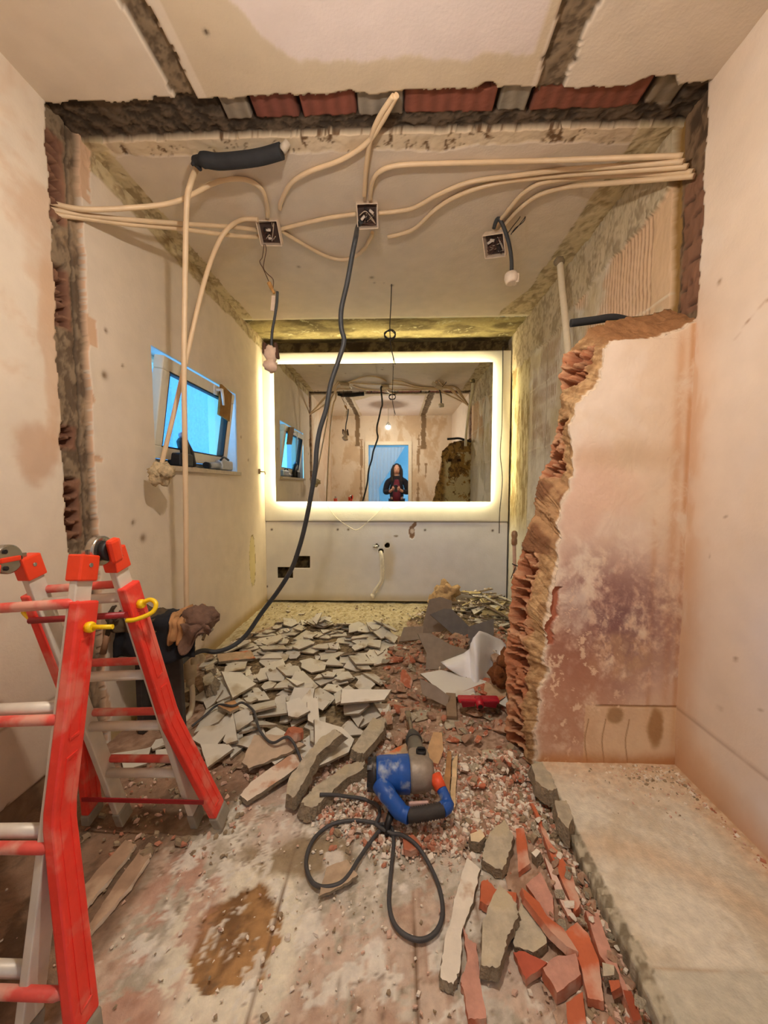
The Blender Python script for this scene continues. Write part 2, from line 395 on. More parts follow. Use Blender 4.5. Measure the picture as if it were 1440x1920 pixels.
    for (px, py, r_) in ((735, 535, .012), (702, 530, .008), (720, 530, .005), (512, 545, .02), (448, 820, .0), (560, 500, .012), (697, 520, .015), (1000, 555, .01)):
        if r_ <= 0: continue
        q = onz(px, py, ZC); b = np.exp(-(((X-q.x)**2 + (Y-q.y)**2)/r_**2)); c = mix(c, C3(120, 100, 80), b*.7)
    ve = (Y > YC-.03 + (fbm(X*6, 7, 0, 3, 99)-.5)*.03); c[ve] = C3(236, 224, 196)
    sheet('ceiling', np.stack([X, Y, ZC + D], -1), c, plaster, flip=True)
    # bare concrete strip over the mirror, a little higher
    y2 = axis((YC, YB+.16, .01)); X2, Y2 = np.meshgrid(x, y2, indexing='ij'); rn = fbm(X2*12, Y2*12, 0, 5, 101); g = fbm(X2*3, Y2*6, 0, 4, 102)
    c2 = mix(np.broadcast_to(C3(172, 156, 108), X2.shape + (3,)), C3(112, 98, 66), ss(.35, .65, g)); c2 = mix(c2, C3(190, 180, 140), ss(.66, .72, rn))
    Z2 = ZC + .012 + (rn-.5)*.01; Z2[:, 0] = ZC
    sheet('ceiling', np.stack([X2, Y2, Z2], -1), c2, rough_m, flip=True)
ceiling()

def right_wall():
    y = axis((YF, 1.40, .014), (1.40, 1.80, .006), (1.80, 2.7, .0042), (2.7, YB+.14, .009)); z = axis((-.05, 2.72, .0095))
    Y, Z = np.meshgrid(y, z, indexing='ij')
    c = np.broadcast_to(C3(232, 214, 196), Y.shape + (3,)).copy(); D = (fbm(Y*4, Z*4, 0, 4, 110)-.5)*.008
    fr = Y < YS0
    c = mix(c, C3(228, 204, 178), ss(.45, .6, fbm(Y*2, Z*2, 0, 4, 111))*.4*ss(.8, 1.4, Y))
    c = mix(c, C3(226, 220, 226), (1-ss(.9, 1.35, Y+.3*(fbm(Y*3, Z*3, 0, 3, 112)-.5)))*(1-ss(1.2, 2.0, Z))*.8)  # bluish daylight from the doorway, put into the wall colour low down
    rust = np.exp(-((YS0-Y)/(.05+.06*fbm(Z*5, 0, 0, 3, 113)))**2)*(1-ss(1.7, 2.1, Z))*(.45+.6*ss(.4, .6, fbm(Y*12, Z*4, 0, 4, 114)))
    c = mix(c, C3(212, 168, 130), np.clip(rust, 0, 1)*.7)
    bot = (1-ss(.03, .2, Z-LEDZ + .12*(fbm(Y*7, Z*5, 0, 4, 115)-.5) + .12*(YS0-Y)))*fr; c = mix(c, C3(208, 162, 124), bot*.75)
    ln = np.exp(-((Z-.305)/.0035)**2)*fr; c = mix(c, C3(110, 70, 44), ln*.9*ss(.25, .4, fbm(Y*8, 0, 0, 3, 116)+.1)); D += ln*-.003
    ck = np.exp(-((Z - (1.62 + (YS0-Y)*.55 + .01*np.sin(Y*40)))/.0025)**2)*(Y > 1.05)*(Y < 1.38); c = mix(c, C3(160, 118, 86), ck*.7)
    for (yy, zz, r_) in ((1.45, 1.93, .008), (1.37, 1.1, .004), (1.43, .95, .004), (1.3, .62, .006), (1.2, .5, .004), (1.35, .42, .006), (1.1, .9, .004)):
        b = np.exp(-(((Y-yy)/r_)**2 + ((Z-zz)/r_)**2)); c = mix(c, C3(130, 96, 66), b*.7)
    # back room: tile adhesive, blocks and combing
    bk = Y > YS1
    rn = fbm(Y*18, Z*9, 0, 5, 120); g = fbm(Y*3, Z*3, 0, 4, 121)
    ca = mix(np.broadcast_to(C3(208, 192, 160), c.shape), C3(226, 216, 198), ss(.4, .6, g)); ca = mix(ca, C3(186, 168, 138), ss(.56, .68, rn)*.6)
    comb = np.sin((Y + .004*np.sin(Z*22) + .01*(fbm(Z*4, Y*2, 0, 3, 122)-.5))*2*math.pi/.027)
    cz = np.maximum(ss(.45, .55, fbm(Y*3.2, Z*2.2, 0, 3, 123)), blob(Y, Z, 2.0, 2.25, .28, .3, .4, 6, 127, .2)); cb = cz*((Y > 1.85) & (Y < 3.35))*(Z < 2.5)
    ca = mix(ca, C3(222, 184, 146), cz*(1-ss(2.5, 2.8, Y))*ss(1.8, 2.0, Z)*.75)
    ca = mix(ca, C3(168, 132, 102), ss(.2, .8, -comb)*cb*.75)
    Da = -.012 + (rn-.5)*.012 + comb*.004*cb
    low = (1-ss(1.35, 1.7, Z))*bk; ca = mix(ca, C3(224, 220, 214), low*.65)
    for zz in (.33, .92, 1.52, 2.02): 
        j = np.exp(-((Z-zz-.004*np.sin(Y*20))/.005)**2)*(Y < 3.42); ca = mix(ca, C3(235, 226, 204), j*.7); Da = Da + j*.005
    for yy in (2.62, 2.1, 3.05): j = np.exp(-((Y-yy)/.0035)**2); ca = mix(ca, C3(150, 130, 104), j*.6)
    cs_ = ss(0, .01, Y - (3.42 + .02*(fbm(Z*6, 0, 0, 3, 124)-.5))); cc = mix(np.broadcast_to(C3(216, 202, 160), c.shape), C3(166, 144, 100), ss(.42, .62, fbm(Y*20, Z*5, 0, 5, 125)))
    cc = mix(cc, C3(222, 216, 200), 1-ss(.7, 1.0, Z)); ca = mix(ca, cc, cs_); Da = Da + cs_*.006
    sm = (Z > 2.44 + (fbm(Y*4, 1, 0, 4, 126)-.5)*.16 - .1*ss(2.0, 3.0, Y)); mo = mix(np.broadcast_to(C3(204, 188, 158), c.shape), C3(168, 150, 122), ss(.45, .62, .5*rn+.5*fbm(Y*50, Z*40, 0, 4, 128))); ca[sm] = mo[sm]; Da[sm] = (.004 + (rn-.5)*.03)[sm]
    c[bk] = ca[bk]; D[bk] = Da[bk]
    e0 = YS0 - .0 + (fbm(Z*9, 2, 0, 5, 130)-.5)*.05; e1 = YS1 + .015 + (fbm(Z*10, 8, 0, 5, 131)-.5)*.03
    sc = (Y > e0) & (Y < e1) & (Z > 1.85); t = (Y-e0)/(e1-e0); rn = fbm(Y*24, Z*16, 0, 5, 132)
    cs = mix(np.broadcast_to(C3(134, 108, 82), c.shape), C3(84, 66, 50), ss(.42, .62, rn))
    bz = ((Z > 1.9) & (Z < 2.42) & (t < .78)); joints = (np.abs(np.sin((Z + t*.03 + .02*rn)*math.pi/.085)) < .12)
    cs[bz] = mix(np.broadcast_to(C3(146, 104, 80), c.shape), C3(120, 88, 68), rn)[bz]; cs[bz & joints] = C3(70, 50, 38)
    Ds = -.02 - (rn)*.025 - .02*(bz & joints); hl = np.exp(-(((Y-1.58)/.014)**2 + ((Z-2.12)/.02)**2)) > .4; cs[hl] = C3(20, 14, 10); Ds[hl] = -.08
    edge = t > .86; cs[edge] = C3(150, 116, 66)
    c[sc] = cs[sc]; D[sc] = Ds[sc]
    sheet('wall_right', np.stack([XR - D, Y, Z], -1), c, plaster, flip=True)
right_wall()

def back_wall():
    x = axis((XL-.05, XR+.05, .012)); z = axis((-.05, 2.75, .012)); X, Z = np.meshgrid(x, z, indexing='ij'); rn = fbm(X*14, Z*14, 0, 5, 140)
    c = mix(np.broadcast_to(C3(120, 104, 70), X.shape + (3,)), C3(70, 58, 38), ss(.4, .62, rn))
    sheet('wall_back', np.stack([X, YB + .13 + (rn-.5)*.01, Z], -1), c, rough_m)
    # plasterboard lining in front of it: upper white board, lower bluish board, with cut holes
    x1 = 1.138; ztop = onz(700, 0, 1).z*0 + 2.55
    xs = axis((XL, x1, .009)); zs = axis((.02, ztop, .009)); X, Z = np.meshgrid(xs, zs, indexing='ij')
    seam = .845
    g = fbm(X*2, Z*2, 0, 4, 141)
    c = mix(np.broadcast_to(C3(240, 236, 224), X.shape + (3,)), C3(226, 220, 206), g)
    low = Z < seam; cl = mix(np.broadcast_to(C3(234, 234, 242), c.shape), C3(230, 224, 212), ss(.2, -.9, X)*.9)
    cl = mix(cl, C3(188, 170, 130), (1-ss(.03, .12, Z))*.5); cl = mix(cl, C3(186, 160, 110), blob(X, Z, -.08, .42, .07, .2, .4, 8, 142, .5)*.35)
    c[low] = cl[low]
    D = np.where(low, .008, 0.0)
    D = D + np.where(np.abs(Z-seam) < .006, .01, 0); c[np.abs(Z-seam) < .005] = C3(130, 120, 104)
    for (px, py) in ((509, 993), (633, 993), (653, 993), (797, 994), (924, 995), (500, 1100)):
        q = ony(px, py, YB); b = np.exp(-(((X-q.x)**2 + (Z-q.z)**2)/.009**2)); c = mix(c, C3(70, 56, 46), np.clip(b*1.4, 0, 1))
    q = ony(743, 1005, YB); b = blob(X, Z, q.x, q.z, .025, .012, .6, 30, 143, .2); c = mix(c, C3(150, 140, 130), b)
    q = ony(772, 996, YB); tp = blob(X, Z, q.x, q.z-.01, .03, .075, .3, 12, 144, .05); tp = np.maximum(tp, ((X > q.x) & (X < q.x+.05) & (np.abs(Z-q.z-.03-(X-q.x)*1.2) < .03))*1.0*low)
    c = mix(c, C3(150, 120, 100), tp); wt = blob(X, Z, q.x+.005, q.z, .022, .022, .3, 20, 145, .1); c = mix(c, C3(226, 214, 204), wt); D = D + tp*.006
    keep = np.ones((len(xs)-1, len(zs)-1), bool); xc = (X[:-1,:-1]+X[1:,1:])/2; zc = (Z[:-1,:-1]+Z[1:,1:])/2
    for (a, b_, c_, d) in ((520, 549, 1064, 1085), (551, 581, 1043, 1065)):
        p = ony(a, d, YB); q = ony(b_, c_, YB); keep &= ~((xc > p.x) & (xc < q.x) & (zc > p.z) & (zc < q.z))
    for (px, py, r_) in ((726, 1023, .028), (714, 1034, .028), (706, 1024, .024)):
        q = ony(px, py, YB); keep &= ~((xc-q.x)**2 + (zc-q.z)**2 < r_**2)
    o = sheet('wall_back', np.stack([X, YB + D, Z], -1), c, plaster, keep)
    sd = o.modifiers.new('thickness', 'SOLIDIFY'); sd.thickness = .0125; sd.offset = -1
back_wall()

# ---------------------------------------------------------------- stub of the partition on the right
outline_front = [(1003,1432),(1008,1395),(1005,1360),(1010,1330),(1014,1290),(1030,1262),(1020,1235),(1028,1205),(1022,1180),(1032,1150),(1038,1110),(1046,1060),(1050,1010),(1046,985),(1052,955),(1072,905),(1076,860),(1070,800),(1082,758),(1118,726),(1130,700),(1133,652),(1150,640),(1222,638),(1262,622),(1304,600)]
outline_back  = [(962,1440),(952,1395),(948,1360),(952,1320),(950,1280),(946,1240),(950,1200),(955,1160),(960,1110),(966,1070),(978,1030),(990,1000),(1000,965),(1002,930),(1008,895),(1028,868),(1040,830),(1046,790),(1052,745),(1050,705),(1056,668),(1078,645),(1105,618),(1140,602),(1200,592),(1254,582)]
def stub():
    F = [ony(a, b, YS0) for a, b in outline_front]; B = [ony(a, b, YS1) for a, b in outline_back]
    F[0].z = LEDZ-.02; B[0].z = 0; F[0].x = F[1].x; F[-1].x = XR+.01; B[-1].x = XR+.01
    def resamp(P, n):
        P = np.array([list(p) for p in P]); d = np.r_[0, np.cumsum(np.linalg.norm(np.diff(P, axis=0), axis=1))]; k = np.linspace(0, 1, len(P)) ; s_ = np.linspace(0, 1, n)
        return np.stack([np.interp(s_, k, P[:, i]) for i in range(3)], -1)
    n = 520; Fp = resamp(F, n); Bp = resamp(B, n)
    s_ = np.arange(n)/n
    jag = (fbm(s_*90, 0, 0, 4, 150)-.5)*.03; jb = (fbm(s_*80, 5, 0, 4, 151)-.5)*.04
    tang = np.gradient((Fp+Bp)/2, axis=0); tang[:, 1] = 0; k_ = np.ones(25)/25; tang = np.stack([np.convolve(np.pad(tang[:, i], 12, mode='edge'), k_, 'valid') for i in range(3)], -1)
    tang /= np.linalg.norm(tang, axis=1)[:, None]; nrm = np.stack([-tang[:, 2], 0*tang[:, 0], tang[:, 0]], -1)   # points out of the masonry (left / up)
    Fp = Fp + nrm*jag[:, None]; Bp = Bp + nrm*jb[:, None]
    # broken end surface between the two faces
    m = 44; t = np.linspace(0, 1, m)
    P = Fp[:, None, :]*(1-t)[None, :, None] + Bp[:, None, :]*t[None, :, None]
    X, Y, Z = P[..., 0], P[..., 1], P[..., 2]; T = np.broadcast_to(t[None], X.shape); SS = np.broadcast_to(s_[:, None], X.shape)
    rn = fbm(X*25, Z*25, Y*25, 5, 152); rb = fbm(X*9, Z*9, Y*9, 3, 153)
    win = np.sin(math.pi*np.clip(T, 0, 1))**.5
    vert = 1-ss(.86, .9, SS)                                    # the side part, not the top
    low = (Z < .92) | ((Z > 1.24) & (Z < 1.48)) | ((Z > 1.62) & (Z < 1.78))
    rows = (Z + .03*(fbm(Z*9, Y*3, 0, 3, 154)-.5)*2 + .03*(fbm(Y*22, Z*14, 0, 3, 155)-.5)*2 + .06*(Y-YS0))/.052
    fr_ = rows - np.floor(rows); web = 1-ss(.06, .20, fr_)*(1-ss(.80, .94, fr_))
    hole = vert*low*(1-web)*ss(.46 + (rb-.5)*.6, .54 + (rb-.5)*.6, T)*(1-ss(.93, .98, T))*ss(.30, .42, fbm(Z*16, Y*20, 2, 3, 156))
    course = np.abs(np.sin(Z*math.pi/.2)) < .07
    hole = hole*(~course)
    disp = win*((rn-.5)*.035 + (rb-.5)*.05) - hole*.075 + vert*low*ss(.45, .6, T)*web*.004*rn
    c = mix(np.broadcast_to(C3(206, 168, 122), X.shape + (3,)), C3(168, 128, 88), ss(.4, .62, rn))
    br = np.clip(vert*low*ss(.38 + (rb-.5)*.3, .5 + (rb-.5)*.3, T), 0, 1)
    c = mix(c, mix(np.broadcast_to(C3(188, 122, 86), c.shape), C3(212, 164, 126), ss(.4, .6, rn)), br)
    c = mix(c, C3(152, 90, 62), hole)
    up = (Z > .92) & (Z < 1.24); c[up] = mix(np.broadcast_to(C3(190, 148, 106), c.shape), C3(140, 98, 68), ss(.45, .6, rb))[up]
    c = mix(c, mix(np.broadcast_to(C3(176, 126, 84), c.shape), C3(140, 98, 64), rn), ss(.84, .88, SS)*.9)
    c = mix(c, C3(236, 216, 192), (1-ss(.05, .10, T + (rn-.5)*.06))*.9)
    P = P + nrm[:, None, :]*disp[..., None]
    Pe = P
    ce = c
    sheet('wall_partition', Pe, ce, rough_m, flip=True)
    # front and back faces as fans from the outline to the right-hand wall
    def face(line, yv, flip, fcol, name):
        k = 150; q = (np.linspace(0, 1, k))
        E = line.copy(); tx = np.full(n, XR+.012); tz = E[:, 2].copy()
        # monotone in z for clean rows
        zz = np.linspace(0 if flip else LEDZ-.02, E[:, 2].max(), 640); xl = np.full(len(zz), np.nan)
        for i, z_ in enumerate(zz):
            seg = np.where((E[:-1, 2]-z_)*(E[1:, 2]-z_) <= 0)[0]
            xl[i] = min([E[j, 0] + (E[j+1, 0]-E[j, 0])*((z_-E[j, 2])/((E[j+1, 2]-E[j, 2]) or 1e-9)) for j in seg]) if len(seg) else np.nan
        ok = ~np.isnan(xl); xl = np.interp(zz, zz[ok], xl[ok])
        Xg = xl[:, None] + (XR+.012-xl)[:, None]*q[None]; Zg = np.broadcast_to(zz[:, None], Xg.shape)
        cc, dd = fcol(Xg, Zg, Xg-xl[:, None]); Pg = np.stack([Xg, np.full_like(Xg, yv)+dd, Zg], -1)
        sheet(name, Pg, cc, plaster, flip=not flip)
    def fc(X, Z, d):
        g = fbm(X*3, Z*3, 0, 4, 160); r2 = fbm(X*9, Z*7, 0, 5, 161); r3 = fbm(X*28, Z*22, 0, 5, 162)
        c = mix(np.broadcast_to(C3(238, 216, 192), X.shape + (3,)), C3(242, 224, 206), ss(.4, .6, g))
        c = mix(c, C3(236, 196, 172), blob(X, Z, .75, 1.18, .2, .16, .5, 6, 163, .5)*.7)
        c = mix(c, C3(200, 166, 130), blob(X, Z, .9, 1.32, .35, .05, .6, 6, 164, .7)*.4)
        # vertical rust streaks beside the corner
        for (xc, wd, z0, z1, a) in ((1.10, .02, .3, 1.9, .55), (1.03, .012, .2, 1.25, .5), (1.14, .012, .1, 2.0, .8)):
            st = np.exp(-((X-xc-.01*(r2-.5))/wd)**2)*ss(z0-.1, z0+.1, Z)*(1-ss(z1-.2, z1, Z)); c = mix(c, C3(206, 148, 100), st*a*.8*ss(.3, .6, r2))
        # purple and brown damp stain
        stn = blob(X, Z, .80, .60, .36, .34, .3, 3, 165, .8); c = mix(c, C3(200, 156, 138), stn*.85*ss(.25, .55, r2))
        pur = blob(X, Z, .84, .64, .24, .20, .35, 4, 166, .8); c = mix(c, C3(142, 106, 104), np.clip(pur*1.2, 0, 1)*.85*ss(.36, .58, .55*r2+.45*r3)); c = mix(c, C3(126, 92, 96), blob(X, Z, .88, .60, .10, .12, .4, 9, 175, .6)*.55*ss(.35, .55, r3))
        c = mix(c, C3(210, 190, 180), blob(X, Z, .72, .70, .05, .1, .6, 9, 168, .4)*.6)
        br = blob(X, Z, .68, .34, .20, .28, .35, 4, 167, .7); c = mix(c, C3(184, 126, 98), np.clip(br*1.2, 0, 1)*.65*ss(.3, .55, .5*r2+.5*r3))
        oc = blob(X, Z, .92, .50, .12, .10, .6, 7, 169, .4); c = mix(c, C3(232, 196, 148), oc*.45*ss(.3, .6, r2))
        lowp = (Z < .305) & (X > .78); c[lowp] = mix(c, np.broadcast_to(C3(234, 204, 164), c.shape), np.full(X.shape, .6))[lowp]
        c = mix(c, C3(160, 122, 84), blob(X, Z, .90, .265, .035, .035, .3, 16, 170, .3)*.7); c = mix(c, C3(166, 124, 82), blob(X, Z, 1.07, .22, .03, .08, .4, 12, 171, .3)*.8)
        for xx in (.79, .86, .955): ck = np.exp(-((X-xx-.006*np.sin(Z*30))/.0022)**2)*(Z < .25); c = mix(c, C3(140, 96, 62), ck*.7)
        ln = np.exp(-((Z-.305)/.004)**2)*ss(.8, .86, X); c = mix(c, C3(140, 98, 62), ln*.7)
        bot = 1-ss(.0, .07, Z-LEDZ + (r2-.5)*.05); c = mix(c, C3(190, 130, 82), bot*.8)
        wh = ss(.63, .68, r3)*blob(X, Z, .72, .42, .2, .35, .3, 6, 172, .5); c = mix(c, C3(240, 212, 184), wh*.9)
        eg = np.exp(-(d/.012)**2); c = mix(c, C3(242, 224, 204), eg*.8)
        # plaster knocked away to red brick at the edge
        k_ = (d < .028)*(Z > .56)*(Z < .80); c[k_.astype(bool)] = C3(188, 116, 88)
        dd = (r2-.5)*.006 + k_*.012 - ln*-.003 + (1-ss(.004, .02, d))*0
        return c, dd
    def bc(X, Z, d):
        r2 = fbm(X*7, Z*6, 0, 5, 180); r3 = fbm(X*20, Z*20, 0, 5, 181)
        c = mix(np.broadcast_to(C3(164, 128, 78), X.shape + (3,)), C3(104, 80, 54), ss(.45, .6, r3))
        pale = ss(.46, .52, r2)*(Z < 1.75)*ss(.72, .8, X); c = mix(c, C3(206, 192, 158), pale)
        dk = ((np.abs(Z-1.62) < .02) & ((np.abs(X-.84) < .03) | (np.abs(X-.98) < .03))); c[dk] = C3(60, 44, 30)
        return c, (r3-.5)*.014
    face(Fp, YS0, False, fc, 'wall_partition'); face(Bp, YS1, True, bc, 'wall_partition')
stub()

# ---------------------------------------------------------------- floor, raised ledge
def floor():
    x = axis((XL-.12, XR+.12, .009)); y = axis((-1.9, .5, .03), (.5, 1.7, .0065), (1.7, YB+.14, .014))
    X, Y = np.meshgrid(x, y, indexing='ij')
    g = fbm(X*5, Y*3.2, 0, 5, 200); r2 = fbm(X*12, Y*8, 0, 5, 201); r3 = fbm(X*45, Y*30, 0, 5, 202); gr = fbm(X*60, Y*7, 0, 5, 203)
    c = mix(np.broadcast_to(C3(216, 194, 174), X.shape + (3,)), C3(190, 160, 138), ss(.42, .62, .5*r2+.5*r3))
    c = mix(c, C3(216, 196, 176), ss(.5, .62, gr)*.5)
    cem = ss(.47, .52, fbm(X*5.2, Y*4.4, 0, 6, 204) + .10*np.exp(-(((X+.42)/.25)**2 + ((Y-1.0)/.2)**2)) - .06*(X > .05)); c = mix(c, mix(np.broadcast_to(C3(216, 208, 192), c.shape), C3(184, 176, 156), ss(.4, .6, r3)), cem*.85*(1-ss(1.4, 1.5, Y)))
    # bare ochre patch with a flaking pale rim
    d = np.sqrt(((X+.425)/.14)**2 + ((Y-.955)/.16)**2) + (fbm(X*7, Y*7, 0, 5, 205)-.5)*1.0
    c = mix(c, C3(238, 230, 208), (1-ss(1.15, 1.5, d))*.95); c = mix(c, mix(np.broadcast_to(C3(184, 142, 94), c.shape), C3(134, 100, 66), ss(.38, .62, r2)), 1-ss(.86, .92, d))
    ol = blob(X, Y, -.30, 1.17, .22, .07, .7, 7, 206, .25); c = mix(c, C3(150, 128, 96), ol*.75)
    c = mix(c, C3(222, 206, 190), blob(X, Y, -.42, 1.27, .07, .07, .7, 14, 207, .2)*.7)
    for (a, b, r_) in ((-.05, .93, .025), (.03, 1.08, .012), (-.26, 1.33, .03), (-.2, 1.16, .03), (.1, .95, .02)): c = mix(c, C3(236, 228, 216), blob(X, Y, a, b, r_, r_*1.2, .7, 20, 208, .2)*.85)
    D = (g-.5)*.014 + (r3-.5)*.004 - (1-ss(.86, .92, d))*.006
    # dark brown dirt on the left under the ladder
    lf = 1-ss(-.74, -.62, X + (fbm(X*6, Y*4, 0, 4, 209)-.5)*.25 - (Y-1.2)*.35); c = mix(c, mix(np.broadcast_to(C3(136, 104, 80), c.shape), C3(98, 76, 58), ss(.42, .6, r2)), lf*.85); D += lf*(r2-.5)*.03
    pk = blob(X, Y, -.62, 1.05, .1, .35, .5, 7, 210, .3)*(1-cem); c = mix(c, C3(190, 142, 120), pk*.6)
    fk = ss(.60, .63, fbm(X*16, Y*13, 0, 5, 212))*(Y < 1.45)*(1-lf); c = mix(c, C3(236, 230, 216), fk*.85); D += fk*.002
    ckn = np.exp(-((fbm(X*6, Y*5, 0, 4, 213)-.5)/.006)**2)*(Y < 1.4); c = mix(c, C3(120, 98, 78), ckn*.55)
    for xx in (-.335, -.14, .05, .235):      # board joints running into the room
        j = np.exp(-((X-xx-.003*np.sin(Y*9))/.0028)**2)*(Y < 1.5)*ss(.3, .5, fbm(Y*6, xx*9, 0, 3, 211)); c = mix(c, C3(118, 92, 70), j*.8); D -= j*.004
    # reddish dust round the rubble, ochre floor at the far end
    rd = ss(1.35, 1.55, Y + .1*(r2-.5))*(1-ss(2.6, 3.0, Y)); c = mix(c, mix(np.broadcast_to(C3(196, 162, 138), c.shape), C3(164, 128, 104), ss(.4, .6, .5*r3+.5*r2)), rd*.8)
    oc = ss(2.55, 2.85, Y + .15*(r2-.5)); c = mix(c, mix(np.broadcast_to(C3(214, 202, 168), c.shape), C3(184, 166, 126), ss(.45, .66, r3)), oc)
    rt = ss(.28, .40, X + .06*(r2-.5))*(Y < 1.5); c = mix(c, C3(186, 150, 126), rt*.5)
    sheet('floor', np.stack([X, Y, D - .006], -1), c, rough_m)
    # ledge: a cast slab between the stub, the right-hand wall and the doorway
    x = axis((-.03, .03, .006), (.03, XR+.03-.58, .008)); y = axis((YF, .6, .02), (.6, YS0+.02, .0065))
    U, Y = np.meshgrid(x, y, indexing='ij'); e = .578 + (Y-1.5)*.012
    X = e + np.maximum(U, 0) + (fbm(Y*22, 0, 0, 4, 220)-.5)*.018*(1-ss(.0, .05, np.maximum(U, 0)))
    Z = np.where(U < 0, LEDZ + U*2.3, LEDZ) + 0.0
    r2 = fbm(X*8, Y*8, 0, 5, 221); r3 = fbm(X*40, Y*40, 0, 5, 222)
    c = mix(np.broadcast_to(C3(230, 222, 202), X.shape + (3,)), C3(214, 202, 178), ss(.4, .62, r2))
    c = mix(c, C3(206, 200, 180), (1-ss(.0, .02, Y-.855))*.8)
    du = ss(.25, -.12, (YS0-Y) - .12*(r2-.5) - .15*(X-.58)); du = np.maximum(du, ss(.14, .0, (XR-X) + .12*(r2-.5) - .06*(Y-.9)*0)); c = mix(c, mix(np.broadcast_to(C3(210, 168, 128), c.shape), C3(230, 200, 164), ss(.4, .6, r3)), np.clip(du, 0, 1)*.8)
    sw = np.exp(-((np.sqrt((X-.62)**2 + (Y-.75)**2)-.42 - .02*r2)/.05)**2); c = mix(c, C3(212, 176, 136), sw*.4)
    edg = (np.maximum(U, 0) < .035+.02*(r2-.5)); c[edg] = mix(np.broadcast_to(C3(196, 186, 162), c.shape), C3(140, 128, 106), ss(.4, .6, r3))[edg]
    ck = np.exp(-((Y-.862)/.0022)**2)*ss(.3, .5, fbm(X*7, 0, 0, 3, 223)); c = mix(c, C3(170, 130, 90), ck*.6)
    q = (np.abs(Y - (.735 + .02*np.sin(X*40))) < .0022) & (X > .60) & (X < .68); c[q] = C3(60, 48, 38)
    Z = Z + (r2-.5)*.006 + (r3-.5)*.003 - np.exp(-(((X-.585)/.02)**2))*ss(.5, .6, fbm(Y*30, 0, 0, 3, 224))*.02
    sheet('floor_ledge', np.stack([X, Y, Z], -1), c, rough_m)
floor()

# ---------------------------------------------------------------- wall with the doorway behind the camera, hallway
DX0, DX1, DH = -.57, .26, 2.08
def front_wall():
    x = axis((XL-.05, DX0, .015), (DX0, DX1, .015), (DX1, XR+.05, .015)); z = axis((0, DH, .016), (DH, 2.72, .016)); X, Z = np.meshgrid(x, z, indexing='ij')
    g = fbm(X*4, Z*2, 0, 5, 230); c = mix(np.broadcast_to(C3(226, 206, 184), X.shape + (3,)), C3(208, 180, 150), ss(.5, .66, g)); D = (g-.5)*.01
    for (xc, wd, z0) in ((-.80, .05, 2.35), (.565, .055, 2.3)):
        m_ = (np.abs(X-xc-(fbm(Z*4, 0, 0, 3, 231)-.5)*.05) < wd*(.6+.8*fbm(Z*12, 1, 0, 3, 232))) & (Z > z0-.3); c[m_] = C3(138, 112, 84)
    for (xc, a, b) in ((-.72, .7, 2.2), (.47, 1.5, 2.3), (.47, .9, 1.3), (-.62, .9, 1.7), (.62, 1.4, 1.7)):
        m_ = (np.abs(X-xc-(fbm(Z*5, xc, 0, 3, 233)-.5)*.05) < .012+.02*ss(.5, .6, fbm(Z*16, 2, 0, 3, 234))) & (Z > a) & (Z < b); c[m_] = C3(160, 130, 100)
    xc = (X[:-1,:-1]+X[1:,1:])/2; zc = (Z[:-1,:-1]+Z[1:,1:])/2
    sheet('wall_front', np.stack([X, YF + D*.3, Z], -1), c, plaster, ~((xc > DX0) & (xc < DX1) & (zc < DH)), flip=True)
    fm = mat('door_frame_paint', (228, 214, 192), .6, var=.05)
    mb = MB(); mb.box(((DX0+DX1)/2, YF-.04, DH+.035), (DX1-DX0+.14, .14, .07)); mb.box((DX0-.035, YF-.04, DH/2), (.07, .14, DH)); mb.box((DX1+.035, YF-.04, DH/2), (.07, .14, DH))
    struct(mb.build('door_1', fm))
    hw = mat('hallway_paint', (206, 214, 226), .9, var=.04)
    mb = MB(); mb.box((-1.4, -1.17, 1.35), (.05, 1.6, 2.7)); struct(mb.build('wall_hallway', hw))  # side wall added out of view to cut the daylight coming in
    mb = MB(); mb.box((0, -2.0, 1.35), (3.2, .05, 2.7)); struct(mb.build('wall_hallway', hw))
    mb = MB(); mb.box((0, -1.2, 2.75), (3.2, 1.6, .05)); struct(mb.build('ceiling', hw))  # hallway ceiling, added unseen to hold back sky light
front_wall()

